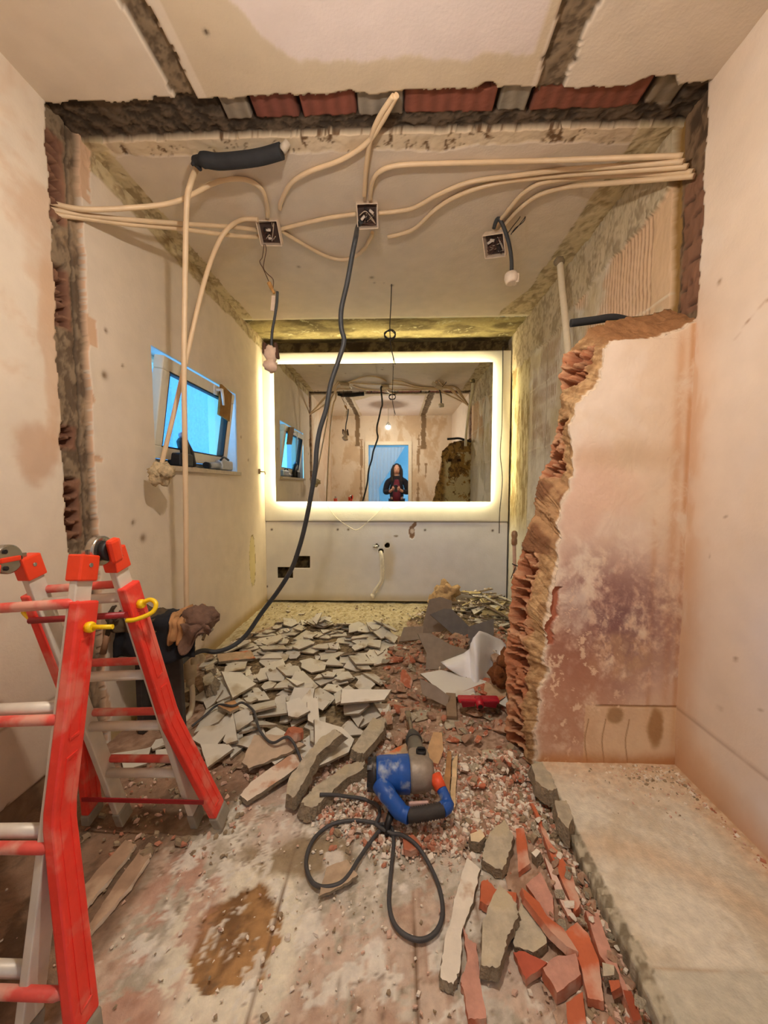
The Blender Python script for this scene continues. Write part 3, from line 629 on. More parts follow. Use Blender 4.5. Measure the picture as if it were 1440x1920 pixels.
# ---------------------------------------------------------------- window in the left wall
def window():
    y0, y1, z0, z1 = 2.13, 3.25, 1.33, 1.985; xo = XL-.24
    rev = mat('window_reveal_paint', (216, 222, 236), .8, var=.03); pvc = mat('window_frame_plastic', (226, 218, 200), .35, var=.03, bump=.02)
    gasket = mat('black_rubber_gasket', (24, 24, 26), .6); met = mat('white_handle_metal', (226, 226, 228), .35)
    W = thing('window', None, None, (XL, (y0+y1)/2, z0)); del_ = W; W['kind'] = 'structure'; W.name = 'window_1'
    mb = MB()
    xr_ = XL-.010; mb.box(((xr_+xo)/2, (y0+y1)/2, z1+.012), (xr_-xo, y1-y0+.05, .024)); mb.box(((xr_+xo)/2, y0-.012, (z0+z1)/2), (xr_-xo, .024, z1-z0)); mb.box(((xr_+xo)/2, y1+.012, (z0+z1)/2), (xr_-xo, .024, z1-z0))
    mb.build('window_reveal', rev, W)
    mb = MB(); mb.box(((XL+xo)/2+.012, (y0+y1)/2, z0-.014), (XL-xo+.03, y1-y0+.04, .028)); mb.build('window_sill', mat('sill_stone', (196, 180, 156), .7), W)
    xf = XL-.13
    def ring(mb, x, a, b, c_, d, wd, dp, M=None):
        for (cy, cz, sy, sz) in (((a+b)/2, d-wd/2, b-a, wd), ((a+b)/2, c_+wd/2, b-a, wd), (a+wd/2, (c_+d)/2, wd, d-c_-2*wd), (b-wd/2, (c_+d)/2, wd, d-c_-2*wd)):
            v0 = len(mb.v); mb.box((x, cy, cz), (dp, sy, sz), bev=.006)
            if M is not None:
                for i in range(v0, len(mb.v)): mb.v[i] = tuple(M @ Vector(mb.v[i]))
    mb = MB(); ring(mb, xf, y0, y1, z0, z1, .045, .07); mb.build('window_frame', pvc, W)
    # bottom-hung sash tilted into the room
    a, b, c_, d = y0+.06, y1-.10, z0+.045, z1-.025
    piv = Matrix.Translation((xf+.05, 0, c_)); M = piv @ Matrix.Rotation(R(8.5), 4, 'Y') @ piv.inverted()
    mb = MB(); ring(mb, xf+.05, a, b, c_, d, .075, .06, M); ring_o = mb.build('window_sash', pvc, W)
    mb = MB(); ring(mb, xf+.052, a+.068, b-.068, c_+.068, d-.068, .012, .058, M); mb.build('gasket', gasket, ring_o)
    mb = MB(); mb.box((xf+.05, (a+b)/2, (c_+d)/2), (.008, b-a-.15, d-c_-.15))
    mb.v = [tuple(M @ Vector(v)) for v in mb.v]; mb.build('pane', clearmat('window_glass', (.82, .95, 1.0), .12, .03), ring_o)
    # handle
    hy = y0 + (y1-y0)*.60; H = M @ Vector((xf+.085, hy, d-.04))
    mb = MB(); mb.box(H, (.012, .035, .07), bev=.004); mb.cyl(H, H + Vector((.05, 0, 0)), .009); mb.tube([H + Vector((.05, 0, .004)), H + Vector((.055, .004, -.05)), H + Vector((.058, .008, -.11))], [.011, .010, .008], 10)
    mb.build('handle', met, ring_o)
    # tilt stays
    mb = MB(); mb.tube([(xf, y1-.03, c_+.22), M @ Vector((xf+.05, b-.02, c_+.35))], .004, 6); mb.build('tilt_stay', met, W)
    # brown wedge hung over the sash
    C = M @ Vector((xf+.10, y1-.30, d-.085)); mb = MB(); mb.prism([(-.085, -.12), (.10, -.14), (.085, .075), (-.10, .10)], -.008, .008, M=Matrix.Translation(C) @ M.to_3x3().to_4x4() @ Matrix.Rotation(R(90), 4, 'Z') @ Matrix.Rotation(R(90), 4, 'X'), seed=4)
    single(mb, 'cardboard_piece', mat('brown_board', (150, 108, 48), .8, var=.2), 'brown board piece wedged over the top of the tilted window sash', 'board')
    # what is outside: a pale wall, a pillar and a few shrubs in daylight
    ow = mat('outside_wall_paint', (236, 240, 240), .9, var=.05); 
    mb = MB(); mb.box((-4.2, 4.2, 1.6), (.1, 3.9, 5.0)); 
    for k in range(7): mb.box((-4.14, 4.2, .6 + k*.42), (.02, 3.9, .012))
    for k in range(2): mb.box((-4.12, 4.0, 2.38+k*.12), (.03, 3.5, .03))
    single(mb, 'garden_wall', ow, 'pale block wall outside, seen through the window glass', 'wall')
    mb = MB(); mb.box((-3.3, 6.5, 1.6), (.7, 2.9, 5.0)); single(mb, 'house_wall', mat('outside_pillar_paint', (150, 176, 214), .9), 'plain bluish house wall outside the right half of the window', 'wall')
    r = random.Random(5); mb = MB()
    for k in range(420):
        a_ = r.uniform(0, 6.28); q = abs(r.gauss(0, .33)); p = Vector((-3.7 + r.uniform(-.25, .25), 5.0 + q*math.cos(a_)*1.3 - .6, 1.35 + q*math.sin(a_)*.8)); u = Vector((r.uniform(-1, 1), r.uniform(-1, 1), r.uniform(-1, 1))).normalized()*.06; v = u.orthogonal()*.5
        mb.add([p-u, p+v, p+u, p-v], [(0, 1, 2, 3)])
    single(mb, 'garden_shrub', mat('shrub_leaves', (60, 120, 110), .7), 'leafy shrub outside, behind the lower window glass', 'shrub')
window()

# ================================================================== OBJECTS
# ------------------------------------------------------------------ mirror with light strip
def mirror():
    tl = ony(513, 683, YB-.05); br = ony(920, 941, YB-.05)
    x0, x1, z0, z1 = tl.x, br.x, br.z, tl.z; yf = YB-.05
    T = thing('wall_mirror', 'large frameless wall mirror glowing at its edges on the far wall', 'mirror', ((x0+x1)/2, YB, z0))
    mm = bpy.data.materials.new('mirror_silver'); mm.use_nodes = True; b = mm.node_tree.nodes['Principled BSDF']
    b.inputs['Base Color'].default_value = (.74, .76, .70, 1); b.inputs['Metallic'].default_value = 1; b.inputs['Roughness'].default_value = .015
    mb = MB(); mb.box(((x0+x1)/2, yf, (z0+z1)/2), (x1-x0, .006, z1-z0)); mb.build('mirror_glass', mm, T)
    mb = MB(); w_ = .03
    for (cx, cz, sx, sz) in (((x0+x1)/2, z1-.045, x1-x0-.09, w_), ((x0+x1)/2, z0+.045, x1-x0-.09, w_), (x0+.045, (z0+z1)/2, w_, z1-z0-.12), (x1-.045, (z0+z1)/2, w_, z1-z0-.12)):
        mb.box((cx, (yf+YB)/2+.001, cz), (sx, YB-yf-.009, sz))
    fr = mb.build('mounting_frame', mat('aluminium_channel', (200, 200, 198), .4, .3), T)
    lm = emat('warm_light_strip', LED_COL, LED_STRENGTH); e = .028
    for (cx, cz, sx, sz) in (((x0+x1)/2, z1-e, x1-x0-.03, .004), ((x0+x1)/2, z0+e, x1-x0-.03, .004), (x0+e, (z0+z1)/2, .004, z1-z0-.03), (x1-e, (z0+z1)/2, .004, z1-z0-.03)):
        mb = MB(); mb.box((cx, YB-.026, cz), (sx, .02, sz)); mb.build('light_strip', lm, T)
    # white lead hanging from under the mirror
    pts = [ony(a, b_, YB-.03) for a, b_ in ((612, 945), (630, 970), (655, 988), (670, 993), (690, 978), (712, 958), (722, 948), (735, 955), (755, 953), (772, 945))]
    mb = MB(); mb.tube(spline(pts, 5), .003, 6); tag(mb.build('lead_wire', mat('white_wire', (236, 228, 206), .5)), 'thin white wire looping below the mirror on the far wall', 'wire')
mirror()

# ------------------------------------------------------------------ bulb
def bulb():
    bx, by, bz = BULB_POS
    T = thing('light_bulb', 'bare glowing ceiling bulb reflected in the big mirror', 'bulb', (bx, by, bz))
    mb = MB(); mb.sphere((bx, by, bz), .034, 20, 12); mb.build('glass_globe', emat('bulb_light', BULB_COL, BULB_STRENGTH), T)
    mb = MB(); mb.lathe((bx, by, bz+.008), (0, 0, 1), [(0, .040), (.005, .046), (.03, .046), (.055, .03), (.07, .012)]); mb.build('shading_socket', mat('shading_socket_plastic', (226, 222, 214), .5), T)  # made wider than the bulb to block light going up to the ceiling
    mb = MB(); mb.tube(spline([(bx, by, bz+.08), (bx+.006, by, bz+.2), (bx-.004, by, ZC)], 6), .0035, 6); mb.build('cord', mat('white_wire', (236, 228, 206), .5), T)
bulb()

# ------------------------------------------------------------------ conduits and junction boxes on the ceiling
cond_m = mat('ivory_conduit', (226, 198, 160), .45, var=.06, scale=12, bump=.08, rnd=.05)
ZT = ZC - .014
def cpt(px, py, z=None): return onz(px, py, ZT if z is None else z)
blk_cable = mat('black_cable_sheath', (58, 60, 62), .5, var=.12, rnd=.04)
blk_thin = mat('black_wire', (34, 28, 26), .5, var=.1)
def conduit(pts, label, r=.0105, group=None, mat_=None, name='conduit', cat='conduit', n=9, split=True):
    P = spline(pts, 7); mb = MB(); mb.tube(P, r, n); o = mb.build(name, mat_ or cond_m); recentre(o)
    return tag(o, label, cat, group)
A_ = lambda L, z=None: [cpt(a, b, z) for a, b in L]
def wallL(px, py): return ony(px, py, 1.59)
def runR(L, e):
    L = [p for p in L if p[0] <= 1105]; P = A_(L); y0 = P[-1].y; x0, yy0 = L[-1]
    for k in (.3, .65, 1.0):
        a = x0 + (e[0]-x0)*k; b = yy0 + (e[1]-yy0)*k; P.append(ony(a, b, 1/((1-k)/y0 + k/1.62)))
    return P
def run(L):
    """conduit leaving a wall chase and rising to the ceiling: depth blends along its length"""
    (xa, ya_), (xb, yb_) = L[0][:2], L[-1][:2]; yw0 = 1.59; yw1 = cpt(xb, yb_).y; out = []
    for (a, b) in L:
        t = (a-xa)/(xb-xa); out.append(ony(a, b, 1/((1-t)/yw0 + t/yw1)))
    return out
conduit(run([(88, 378), (150, 392), (240, 390), (330, 378), (405, 342)]) + A_([(455, 336), (488, 352), (500, 380), (502, 408)]), 'ivory conduit arching from the left wall into the top of the left junction box')
conduit(run([(90, 392), (150, 402), (240, 412), (350, 420), (440, 426), (484, 432)]), 'ivory conduit running level from the left wall, upper of the two straight ones')
conduit(run([(88, 402), (150, 408), (240, 420), (330, 428), (420, 440), (470, 444), (484, 443)]), 'ivory conduit running level from the left wall, lower of the two straight ones')
conduit(A_([(744, 178), (715, 230), (688, 268), (640, 300), (580, 322), (545, 345), (527, 378), (525, 392)]), 'ivory conduit curving from the ceiling scar down to the left junction box')
conduit(A_([(738, 180), (714, 215), (697, 255), (687, 310), (683, 368)]), 'ivory conduit running from the ceiling scar straight to the right junction box')
conduit(runR([(694, 374), (697, 345), (712, 322), (750, 310), (850, 306), (1000, 302), (1150, 297), (1240, 294)], (1280, 292)), 'topmost ivory conduit running from the right junction box to the right wall')
conduit(A_([(526, 430), (570, 419), (620, 408), (668, 402)]), 'short straight ivory conduit joining the two junction boxes')
conduit(A_([(526, 432), (560, 453), (610, 480), (645, 487), (675, 475), (695, 446), (698, 436)]), 'sagging ivory conduit hanging in a loop between the two junction boxes')
conduit(runR([(708, 400), (770, 392), (820, 366), (880, 342), (960, 330), (1060, 318), (1160, 308), (1240, 304)], (1282, 303)), 'ivory conduit running from the right junction box, second below the topmost one')
conduit(runR([(727, 445), (775, 430), (820, 390), (870, 362), (940, 342), (1060, 328), (1160, 320), (1245, 314)], (1290, 312)), 'ivory conduit with a loose open end just right of the right junction box')
conduit(runR([(925, 430), (950, 398), (975, 368), (1000, 350), (1025, 341), (1100, 332), (1200, 324), (1250, 320)], (1300, 322)), 'ivory conduit reaching the hanging junction box from its upper side')
conduit(runR([(935, 436), (958, 408), (988, 380), (1020, 362), (1070, 350), (1150, 341), (1240, 334)], (1302, 330)), 'lowest ivory conduit bending down to the hanging junction box')

def junction_box(C, sz, M, label, seed):
    T = thing('junction_box', label, 'junction box', C)
    r = random.Random(seed); ivory = mat('ivory_box_plastic', (228, 206, 182), .5, var=.08)
    mb = MB(); h = sz/2; d = .042; t = .004; f = lambda v: Vector(C) + M @ Vector(v)
    def bx(c, s_): mb.box(f(c), s_, rot=M)
    bx((0, 0, d-.002), (sz, sz, t))
    for (cx, cy, sx, sy) in ((h, 0, t, sz), (-h, 0, t, sz), (0, h, sz, t), (0, -h, sz, t)): bx((cx, cy, d/2), (sx, sy, d))
    mb.build('box_shell', ivory, T)
    mb = MB(); bx((0, 0, d-.008), (sz*.9, sz*.9, .004)); mb.build('box_recess', mat('dark_brown_backing', (74, 56, 48), .8), T)  # dark brown plate across the inside back of the box
    for k in range(7):
        mb = MB(); a = [f((r.uniform(-h, h)*.8, r.uniform(-h, h)*.8, r.uniform(.006, .03))) for _ in range(4)]
        mb.tube(spline(a, 5), .0022, 5); mb.build('wire', mat('wire_%s' % ('brown', 'cream', 'black')[k % 3], ((92, 60, 48), (206, 186, 164), (36, 30, 30))[k % 3], .5), T)
    for k in range(2):
        mb = MB(); p = (r.uniform(-h, h)*.5, r.uniform(-h, h)*.5, .014); mb.box(f(p), (.012, .026, .012), rot=M @ Matrix.Rotation(r.uniform(0, 3), 3, 'Z'), bev=.002); mb.build('wire_connector', mat('connector_white', (214, 200, 186), .5), T)
    return T
b1 = cpt(504, 438, ZC-.055); junction_box(b1, .118, Euler((R(-42), R(3), R(-2))).to_matrix(), 'square open junction box on the ceiling at left, two wires dangling from it', 1)
b2 = cpt(689, 406, ZC-.055); junction_box(b2, .108, Euler((R(-42), R(-4), R(4))).to_matrix(), 'square open junction box near the ceiling middle with the long black cable', 2)
b3 = cpt(926, 462, ZC-.10); junction_box(b3, .122, Euler((R(-38), R(12), R(-33))).to_matrix(), 'tilted open junction box hanging loose at right under the conduits', 3)
# wires hanging out of the left box, with cable stub and plaster lumps
xw = b1.x
hang = lambda px, py: ony(px, py, b1.y)
mb = MB()
mb.tube(spline([hang(a, b) for a, b in ((495, 458), (492, 482), (487, 491), (494, 505), (504, 528))], 5), .0025, 5)
mb.tube(spline([hang(a, b) for a, b in ((497, 458), (499, 470), (494, 500), (500, 512), (512, 524), (512, 540))], 5), .0025, 5)
tag(mb.build('lead_wire', mat('brown_wire', (96, 66, 44), .5)), 'pair of thin brown wires dangling from the left junction box', 'wire')
T = thing('cable_end', 'short black cable with a plaster lump hanging under the left junction box', 'cable', hang(507, 690))
mb = MB(); mb.tube(spline([hang(a, b) for a, b in ((520, 547), (519, 570), (515, 595), (510, 625), (509, 650))], 5), .008, 8); mb.build('cable', blk_cable, T)
mb = MB(); mb.tube(spline([hang(a, b) for a, b in ((504, 530), (509, 540), (514, 550))], 4), [.012]*5+[.008]*4, 7); mb.build('frayed_fibre', mat('orange_fibre', (196, 146, 84), .9, var=.3), T)
mb = MB(); mb.box(hang(512, 569), (.022, .012, .085), rot=(0, R(6), 0), bev=.003); mb.build('connector', mat('connector_pink', (220, 196, 172), .5), T)
mb = MB(); mb.box(hang(497, 655), (.02, .03, .07), bev=.006); mb.box(hang(519, 658), (.018, .03, .09), rot=(0, R(-8), 0), bev=.006); mb.build('broken_holder', mat('dark_holder', (84, 54, 36), .8), T)
mb = MB(); mb.sphere(hang(507, 664), (.036, .03, .05), noise=.5, seed=4); mb.sphere(hang(508, 686), (.036, .03, .034), noise=.7, seed=6); mb.build('plaster_lump', mat('pinkish_plaster', (222, 192, 168), .9, var=.12), T)
# vertical conduit: foam sleeve on top, down to the floor
conduit([cpt(370, 312), ony(357, 345, 1.78), ony(350, 385, 1.80), ony(347, 520, 1.84), ony(345, 700, 1.86), ony(347, 850, 1.88), ony(349, 1000, 1.9), ony(350, 1150, 1.92), ony(356, 1200, 1.93)], 'long ivory conduit hanging straight down past the window to the floor clutter', .0125)
conduit([cpt(484, 412), cpt(455, 412), ony(428, 428, 2.1), ony(405, 465, 2.08), ony(380, 540, 2.03), ony(350, 670, 2.0), ony(325, 780, 1.98), ony(308, 850, 1.97), ony(303, 872, 1.97)], 'ivory conduit swinging down from the left junction box, crossing in front of the window', .0115)
mb = MB(); mb.sphere(ony(301, 890, 1.97), (.062, .05, .055), 20, 14, noise=.75, seed=11); mb.sphere(ony(312, 884, 1.94), (.034, .03, .036), 14, 9, noise=.7, seed=12)
single(mb, 'plaster_lump', mat('lump_plaster', (206, 184, 146), .95, var=.25, scale=60, bump=.6), 'rough plaster lump stuck on the end of the slanting conduit before the window', 'plaster')
T = thing('foam_sleeve', 'black foam pipe sleeve hanging under the ceiling at the left', 'pipe insulation', cpt(450, 300))
mb = MB(); P = spline([cpt(367, 303, 2.635), cpt(385, 300, 2.62), cpt(410, 303, 2.62), cpt(450, 300, 2.62), cpt(490, 294, 2.63), cpt(528, 283, 2.64)], 6)
mb.tube(P, [.022 if i < 5 else .030 for i in range(len(P))], 14); mb.build('sleeve', mat('black_foam', (44, 44, 46), .85, var=.15), T)
mb = MB(); mb.tube([cpt(367, 304, 2.635), cpt(376, 318, 2.60)], [.016, .008], 8); mb.tube([cpt(367, 300, 2.635), cpt(360, 309, 2.61)], [.014, .006], 8); mb.build('torn_end', mat('black_foam', (44, 44, 46), .85), T)
mb = MB(); mb.tube([cpt(528, 283, 2.645), cpt(540, 266, 2.675)], [.02, .015], 10); mb.build('pipe_tip', mat('grey_pipe', (206, 190, 168), .5), T)
# thick black cable falling from the right box
P = [cpt(677, 415, ZC-.06), cpt(670, 428, ZC-.07), ony(667, 445, 1.98), ony(660, 480, 1.99), ony(651, 530, 2.0), ony(640, 580, 2.0), ony(640, 615, 2.0), ony(645, 640, 2.0), ony(635, 675, 2.0), ony(620, 720, 2.0), ony(612, 765, 2.0), ony(600, 805, 2.0), ony(594, 840, 2.0), ony(591, 880, 2.0), ony(583, 930, 2.02), ony(572, 985, 2.05), ony(560, 1030, 2.07), ony(545, 1070, 2.1), ony(520, 1110, 2.12), ony(490, 1150, 2.14), ony(462, 1190, 2.12), ony(435, 1212, 2.08), ony(405, 1222, 2.05), ony(380, 1220, 2.02), ony(355, 1230, 1.95), ony(335, 1245, 1.85), ony(300, 1250, 1.72)]
conduit(P, 'long thick black cable hanging from the ceiling and trailing to the left', .0125, mat_=blk_cable, name='power_cable', cat='cable', n=12)
# thin lead with a coil
T = thing('coiled_wire', 'thin black wire with a small coil hanging before the mirror', 'wire', cpt(734, 535))
cy = cpt(734, 535).y; h2 = lambda a, b: ony(a, b, cy)
mb = MB(); mb.tube(spline([cpt(734, 533, ZC), h2(733, 570), h2(731, 610), h2(732, 640), h2(735, 660), h2(741, 683)], 5), .0035, 6)
mb.tube(spline([h2(733, 650), h2(737, 672), h2(737, 688)], 5), .0022, 5); mb.build('wire', blk_thin, T)
C = h2(731, 627); q = []
for k in range(76): th = k*2*math.pi/19; rr = .036 + .006*math.sin(k*.7); q.append(C + Vector((rr*math.cos(th), .010*math.sin(k*.9)+.01*k/76, rr*.95*math.sin(th))))
mb = MB(); mb.tube(q, .0034, 6); mb.build('coil', blk_thin, T)
# lamp lead by the hanging box
T = thing('lamp_holder', 'white lamp holder on a black lead beside the tilted junction box', 'lamp holder', ony(960, 540, b3.y))
h3 = lambda a, b: ony(a, b, b3.y-.09)
mb = MB(); mb.tube(spline([h3(926, 428), h3(930, 415), h3(936, 411), h3(946, 430), h3(955, 460), h3(959, 490), h3(959, 514)], 6), .0105, 9); mb.build('lead', blk_cable, T)
mb = MB(); mb.lathe(h3(958, 512), (.06, -.12, -1), [(0, .014), (.006, .034), (.03, .038), (.055, .032), (.06, .024)], 18); mb.box(h3(968, 524), (.02, .05, .05), bev=.006); mb.build('holder', mat('white_holder', (232, 214, 192), .45), T)
mb = MB()
for L_ in (((961, 436), (975, 420), (988, 400), (984, 384)), ((958, 440), (966, 428), (984, 412), (982, 388)), ((950, 440), (962, 424), (976, 405), (976, 386))): mb.tube(spline([h3(a, b) for a, b in L_], 5), .0022, 5)
tag(mb.build('lead_wire', blk_thin), 'thin black wires looping out above the tilted junction box', 'wire')
# right wall: ivory pipe from the corner, black sleeve pipe
T = thing('wall_pipe', 'white pipe standing off the rough right wall from the ceiling corner', 'pipe', ony(1065, 700, 2.2))
P = [ony(1050, 492, 2.52), ony(1054, 540, 2.45), ony(1060, 600, 2.35), ony(1065, 660, 2.28), ony(1067, 722, 2.25)]
mb = MB(); mb.tube(spline(P, 5), .019, 12); mb.build('pipe', mat('white_pipe', (236, 222, 194), .4, var=.05), T)
mb = MB(); mb.sphere(ony(1049, 490, 2.52), .03, noise=.4, seed=3); mb.build('plaster_collar', mat('grey_plaster', (140, 124, 98), .9, var=.2), T)
conduit([Vector((ony(1070, 606, 1.80).x, 1.80, ony(1070, 606, 1.80).z)), ony(1110, 601, 1.79), ony(1150, 596, 1.78), Vector((1.05, 1.775, 1.925)), Vector((1.148, 1.77, 1.90))], 'short black pipe sticking out above the broken wall top', .017, name='pipe_sleeve', cat='pipe', mat_=mat('black_foam', (44, 44, 46), .85), n=14)
# dark lead running down the right edge of the mirror board
conduit([ony(943, 650, YB-.005), ony(942, 740, YB-.005), ony(941, 800, YB-.01), ony(938, 850, YB-.02), ony(942, 900, YB-.01), ony(937, 960, YB-.01), ony(936, 1000, YB-.005)], 'thin dark wire down the gap at the right of the mirror board', .004, name='lead_wire', cat='wire', mat_=blk_thin, n=6)
# small valve pipe low on the right wall
T = thing('pipe_stub', 'small pinkish pipe stub with brass nut low on the right wall', 'pipe', ony(966, 1120, 3.0))
mb = MB(); mb.tube([Vector((ony(967, 1118, 2.9).x, 2.9, .0)), ony(967, 1118, 2.9), ony(965, 1060, 2.9), ony(964, 1020, 2.9)], .014, 10); mb.build('pipe', mat('pink_pipe', (206, 168, 146), .6), T)
mb = MB(); mb.lathe(ony(964, 1022, 2.9), (0, 0, 1), [(0, .016), (.01, .022), (.04, .022), (.05, .018), (.075, .024), (.10, .02), (.11, .008)], 12); mb.build('fitting', mat('aged_brass', (176, 138, 106), .4, .5), T)
mb = MB(); mb.tube(spline([ony(960, 1057, 2.88), ony(972, 1062, 2.86), ony(985, 1064, 2.84)], 4), .004, 6); mb.tube(spline([ony(958, 1085, 2.9), ony(962, 1074, 2.88), ony(966, 1064, 2.88)], 4), .003, 6); mb.build('wire_tie', blk_thin, T)

# ------------------------------------------------------------------ basin connections on the far wall
T = thing('drain_hose', 'short flexible white drain hose hanging from the lower far wall', 'hose', ony(714, 1036, YB))
P = spline([ony(714, 1036, YB+.04), ony(714, 1037, YB-.03), ony(716, 1048, YB-.07), ony(717, 1075, YB-.07), ony(714, 1092, YB-.08), ony(703, 1108, YB-.09), ony(700, 1114, YB-.09)], 9)
mb = MB(); mb.tube(P, [.019 + (.002 if i % 2 else -.0015) for i in range(len(P))], 14); mb.build('hose', mat('ribbed_hose', (228, 220, 202), .5), T)
mb = MB(); mb.cyl(P[-1], P[-1] + Vector((-.012, -.004, -.035)), .024, .024, 16); mb.build('end_fitting', mat('hose_end', (236, 228, 210), .4), T)
T = thing('water_tap', 'small chrome angle valve poking out of the lower far wall', 'valve', ony(705, 1025, YB-.03))
c0 = ony(707, 1024, YB)
mb = MB(); mb.cyl(c0 + Vector((0, .05, 0)), c0 + Vector((0, -.045, 0)), .013); mb.build('stem', mat('chrome', (200, 198, 192), .2, 1.0), T)
mb = MB(); mb.lathe(c0 + Vector((.01, -.045, 0)), (-1, -.2, .1), [(0, .012), (.01, .019), (.03, .019), (.036, .012), (.05, .014)], 12); mb.build('knob', mat('chrome', (200, 198, 192), .2, 1.0), T)
T = thing('pipe_hook', 'small metal hook low on the right wall beside the far board', 'hook', ony(948, 1120, YB-.3))
T2 = T; mb = MB(); mb.tube(spline([onx(938, 1136, XR-.02), onx(942, 1122, XR-.04), onx(946, 1118, XR-.05)], 5), .006, 8); mb.build('hook', blk_thin, T)
# small wall bracket left of the mirror
mb = MB(); p = onx(487, 884, XL+.01); mb.box(p, (.02, .02, .05), bev=.003); mb.cyl(p, p + Vector((.05, .0, -.004)), .006); mb.tube([p + Vector((.05, 0, 0)), p + Vector((.055, .0, -.03))], .005, 8)
single(mb, 'wall_hook', mat('hook_metal', (170, 150, 120), .4, .5), 'little hook on the left wall beside the bright mirror edge', 'hook')
# angle valve on the left wall
T = thing('angle_valve', 'old brass angle valve on the left wall beside the brown rag', 'valve', ony(388, 1190, 2.3))
v = lambda a, b: onx(a, b, XL+.06)
mb = MB(); mb.tube([onx(380, 1190, XL), v(385, 1188)], .010, 8); mb.tube(spline([v(380, 1200), v(384, 1190), v(385, 1180)], 3), .009, 8); mb.build('body', mat('dark_brass', (110, 88, 64), .4, .7), T)
mb = MB(); mb.sphere(v(386, 1178), .018, 10, 6); mb.sphere(v(395, 1180), (.02, .014, .016), 10, 6); mb.cyl(v(386, 1180), v(394, 1181), .009); mb.build('handwheel', mat('chrome', (200, 198, 192), .2, 1.0), T)

# ------------------------------------------------------------------ tools on the window sill
zs = 1.33
T = thing('power_drill', 'black power tool standing on the window sill', 'drill', (XL-.02, 2.56, zs))
bk = mat('black_tool_plastic', (22, 24, 30), .5); pd = lambda a, b: onx(a, b, XL-.03)
mb = MB(); mb.box((XL-.03, 2.44, zs+.045), (.09, .15, .085), bev=.012); mb.build('battery_pack', bk, T)
mb = MB(); mb.tube([(XL-.03, 2.57, zs+.01), (XL-.03, 2.55, zs+.10), (XL-.03, 2.47, zs+.17)], [.032, .028, .03], 12); mb.build('grip', bk, T)
mb = MB(); mb.lathe((XL-.03, 2.46, zs+.19), (0, .3, -1), [(0, .02), (.02, .036), (.14, .032), (.18, .02)], 14); mb.build('motor_housing', bk, T)
mb = MB(); mb.sphere((XL-.03, 2.455, zs+.205), (.018, .018, .02)); mb.build('chuck', mat('tool_grey', (120, 150, 190), .4), T)
T = thing('sealant_gun', 'grey hand tool lying on the right end of the window sill', 'hand tool', (XL-.02, 2.95, zs))
gt = mat('tool_silver', (176, 178, 182), .4, .3)
mb = MB(); mb.tube([(XL-.02, 2.78, zs+.03), (XL-.02, 2.95, zs+.04)], [.022, .028], 12); mb.build('barrel', gt, T)
mb = MB(); mb.box((XL-.02, 3.04, zs+.045), (.07, .20, .075), bev=.014); mb.build('body', gt, T)
mb = MB(); mb.tube(spline([(XL-.0, 2.94, zs+.08), (XL, 3.0, zs+.105), (XL, 3.08, zs+.09)], 5), .008, 8); mb.build('handle', bk, T)
mb = MB(); mb.cyl((XL-.02, 2.745, zs+.03), (XL-.02, 2.785, zs+.03), .024, .024, 14); mb.build('nozzle', bk, T)

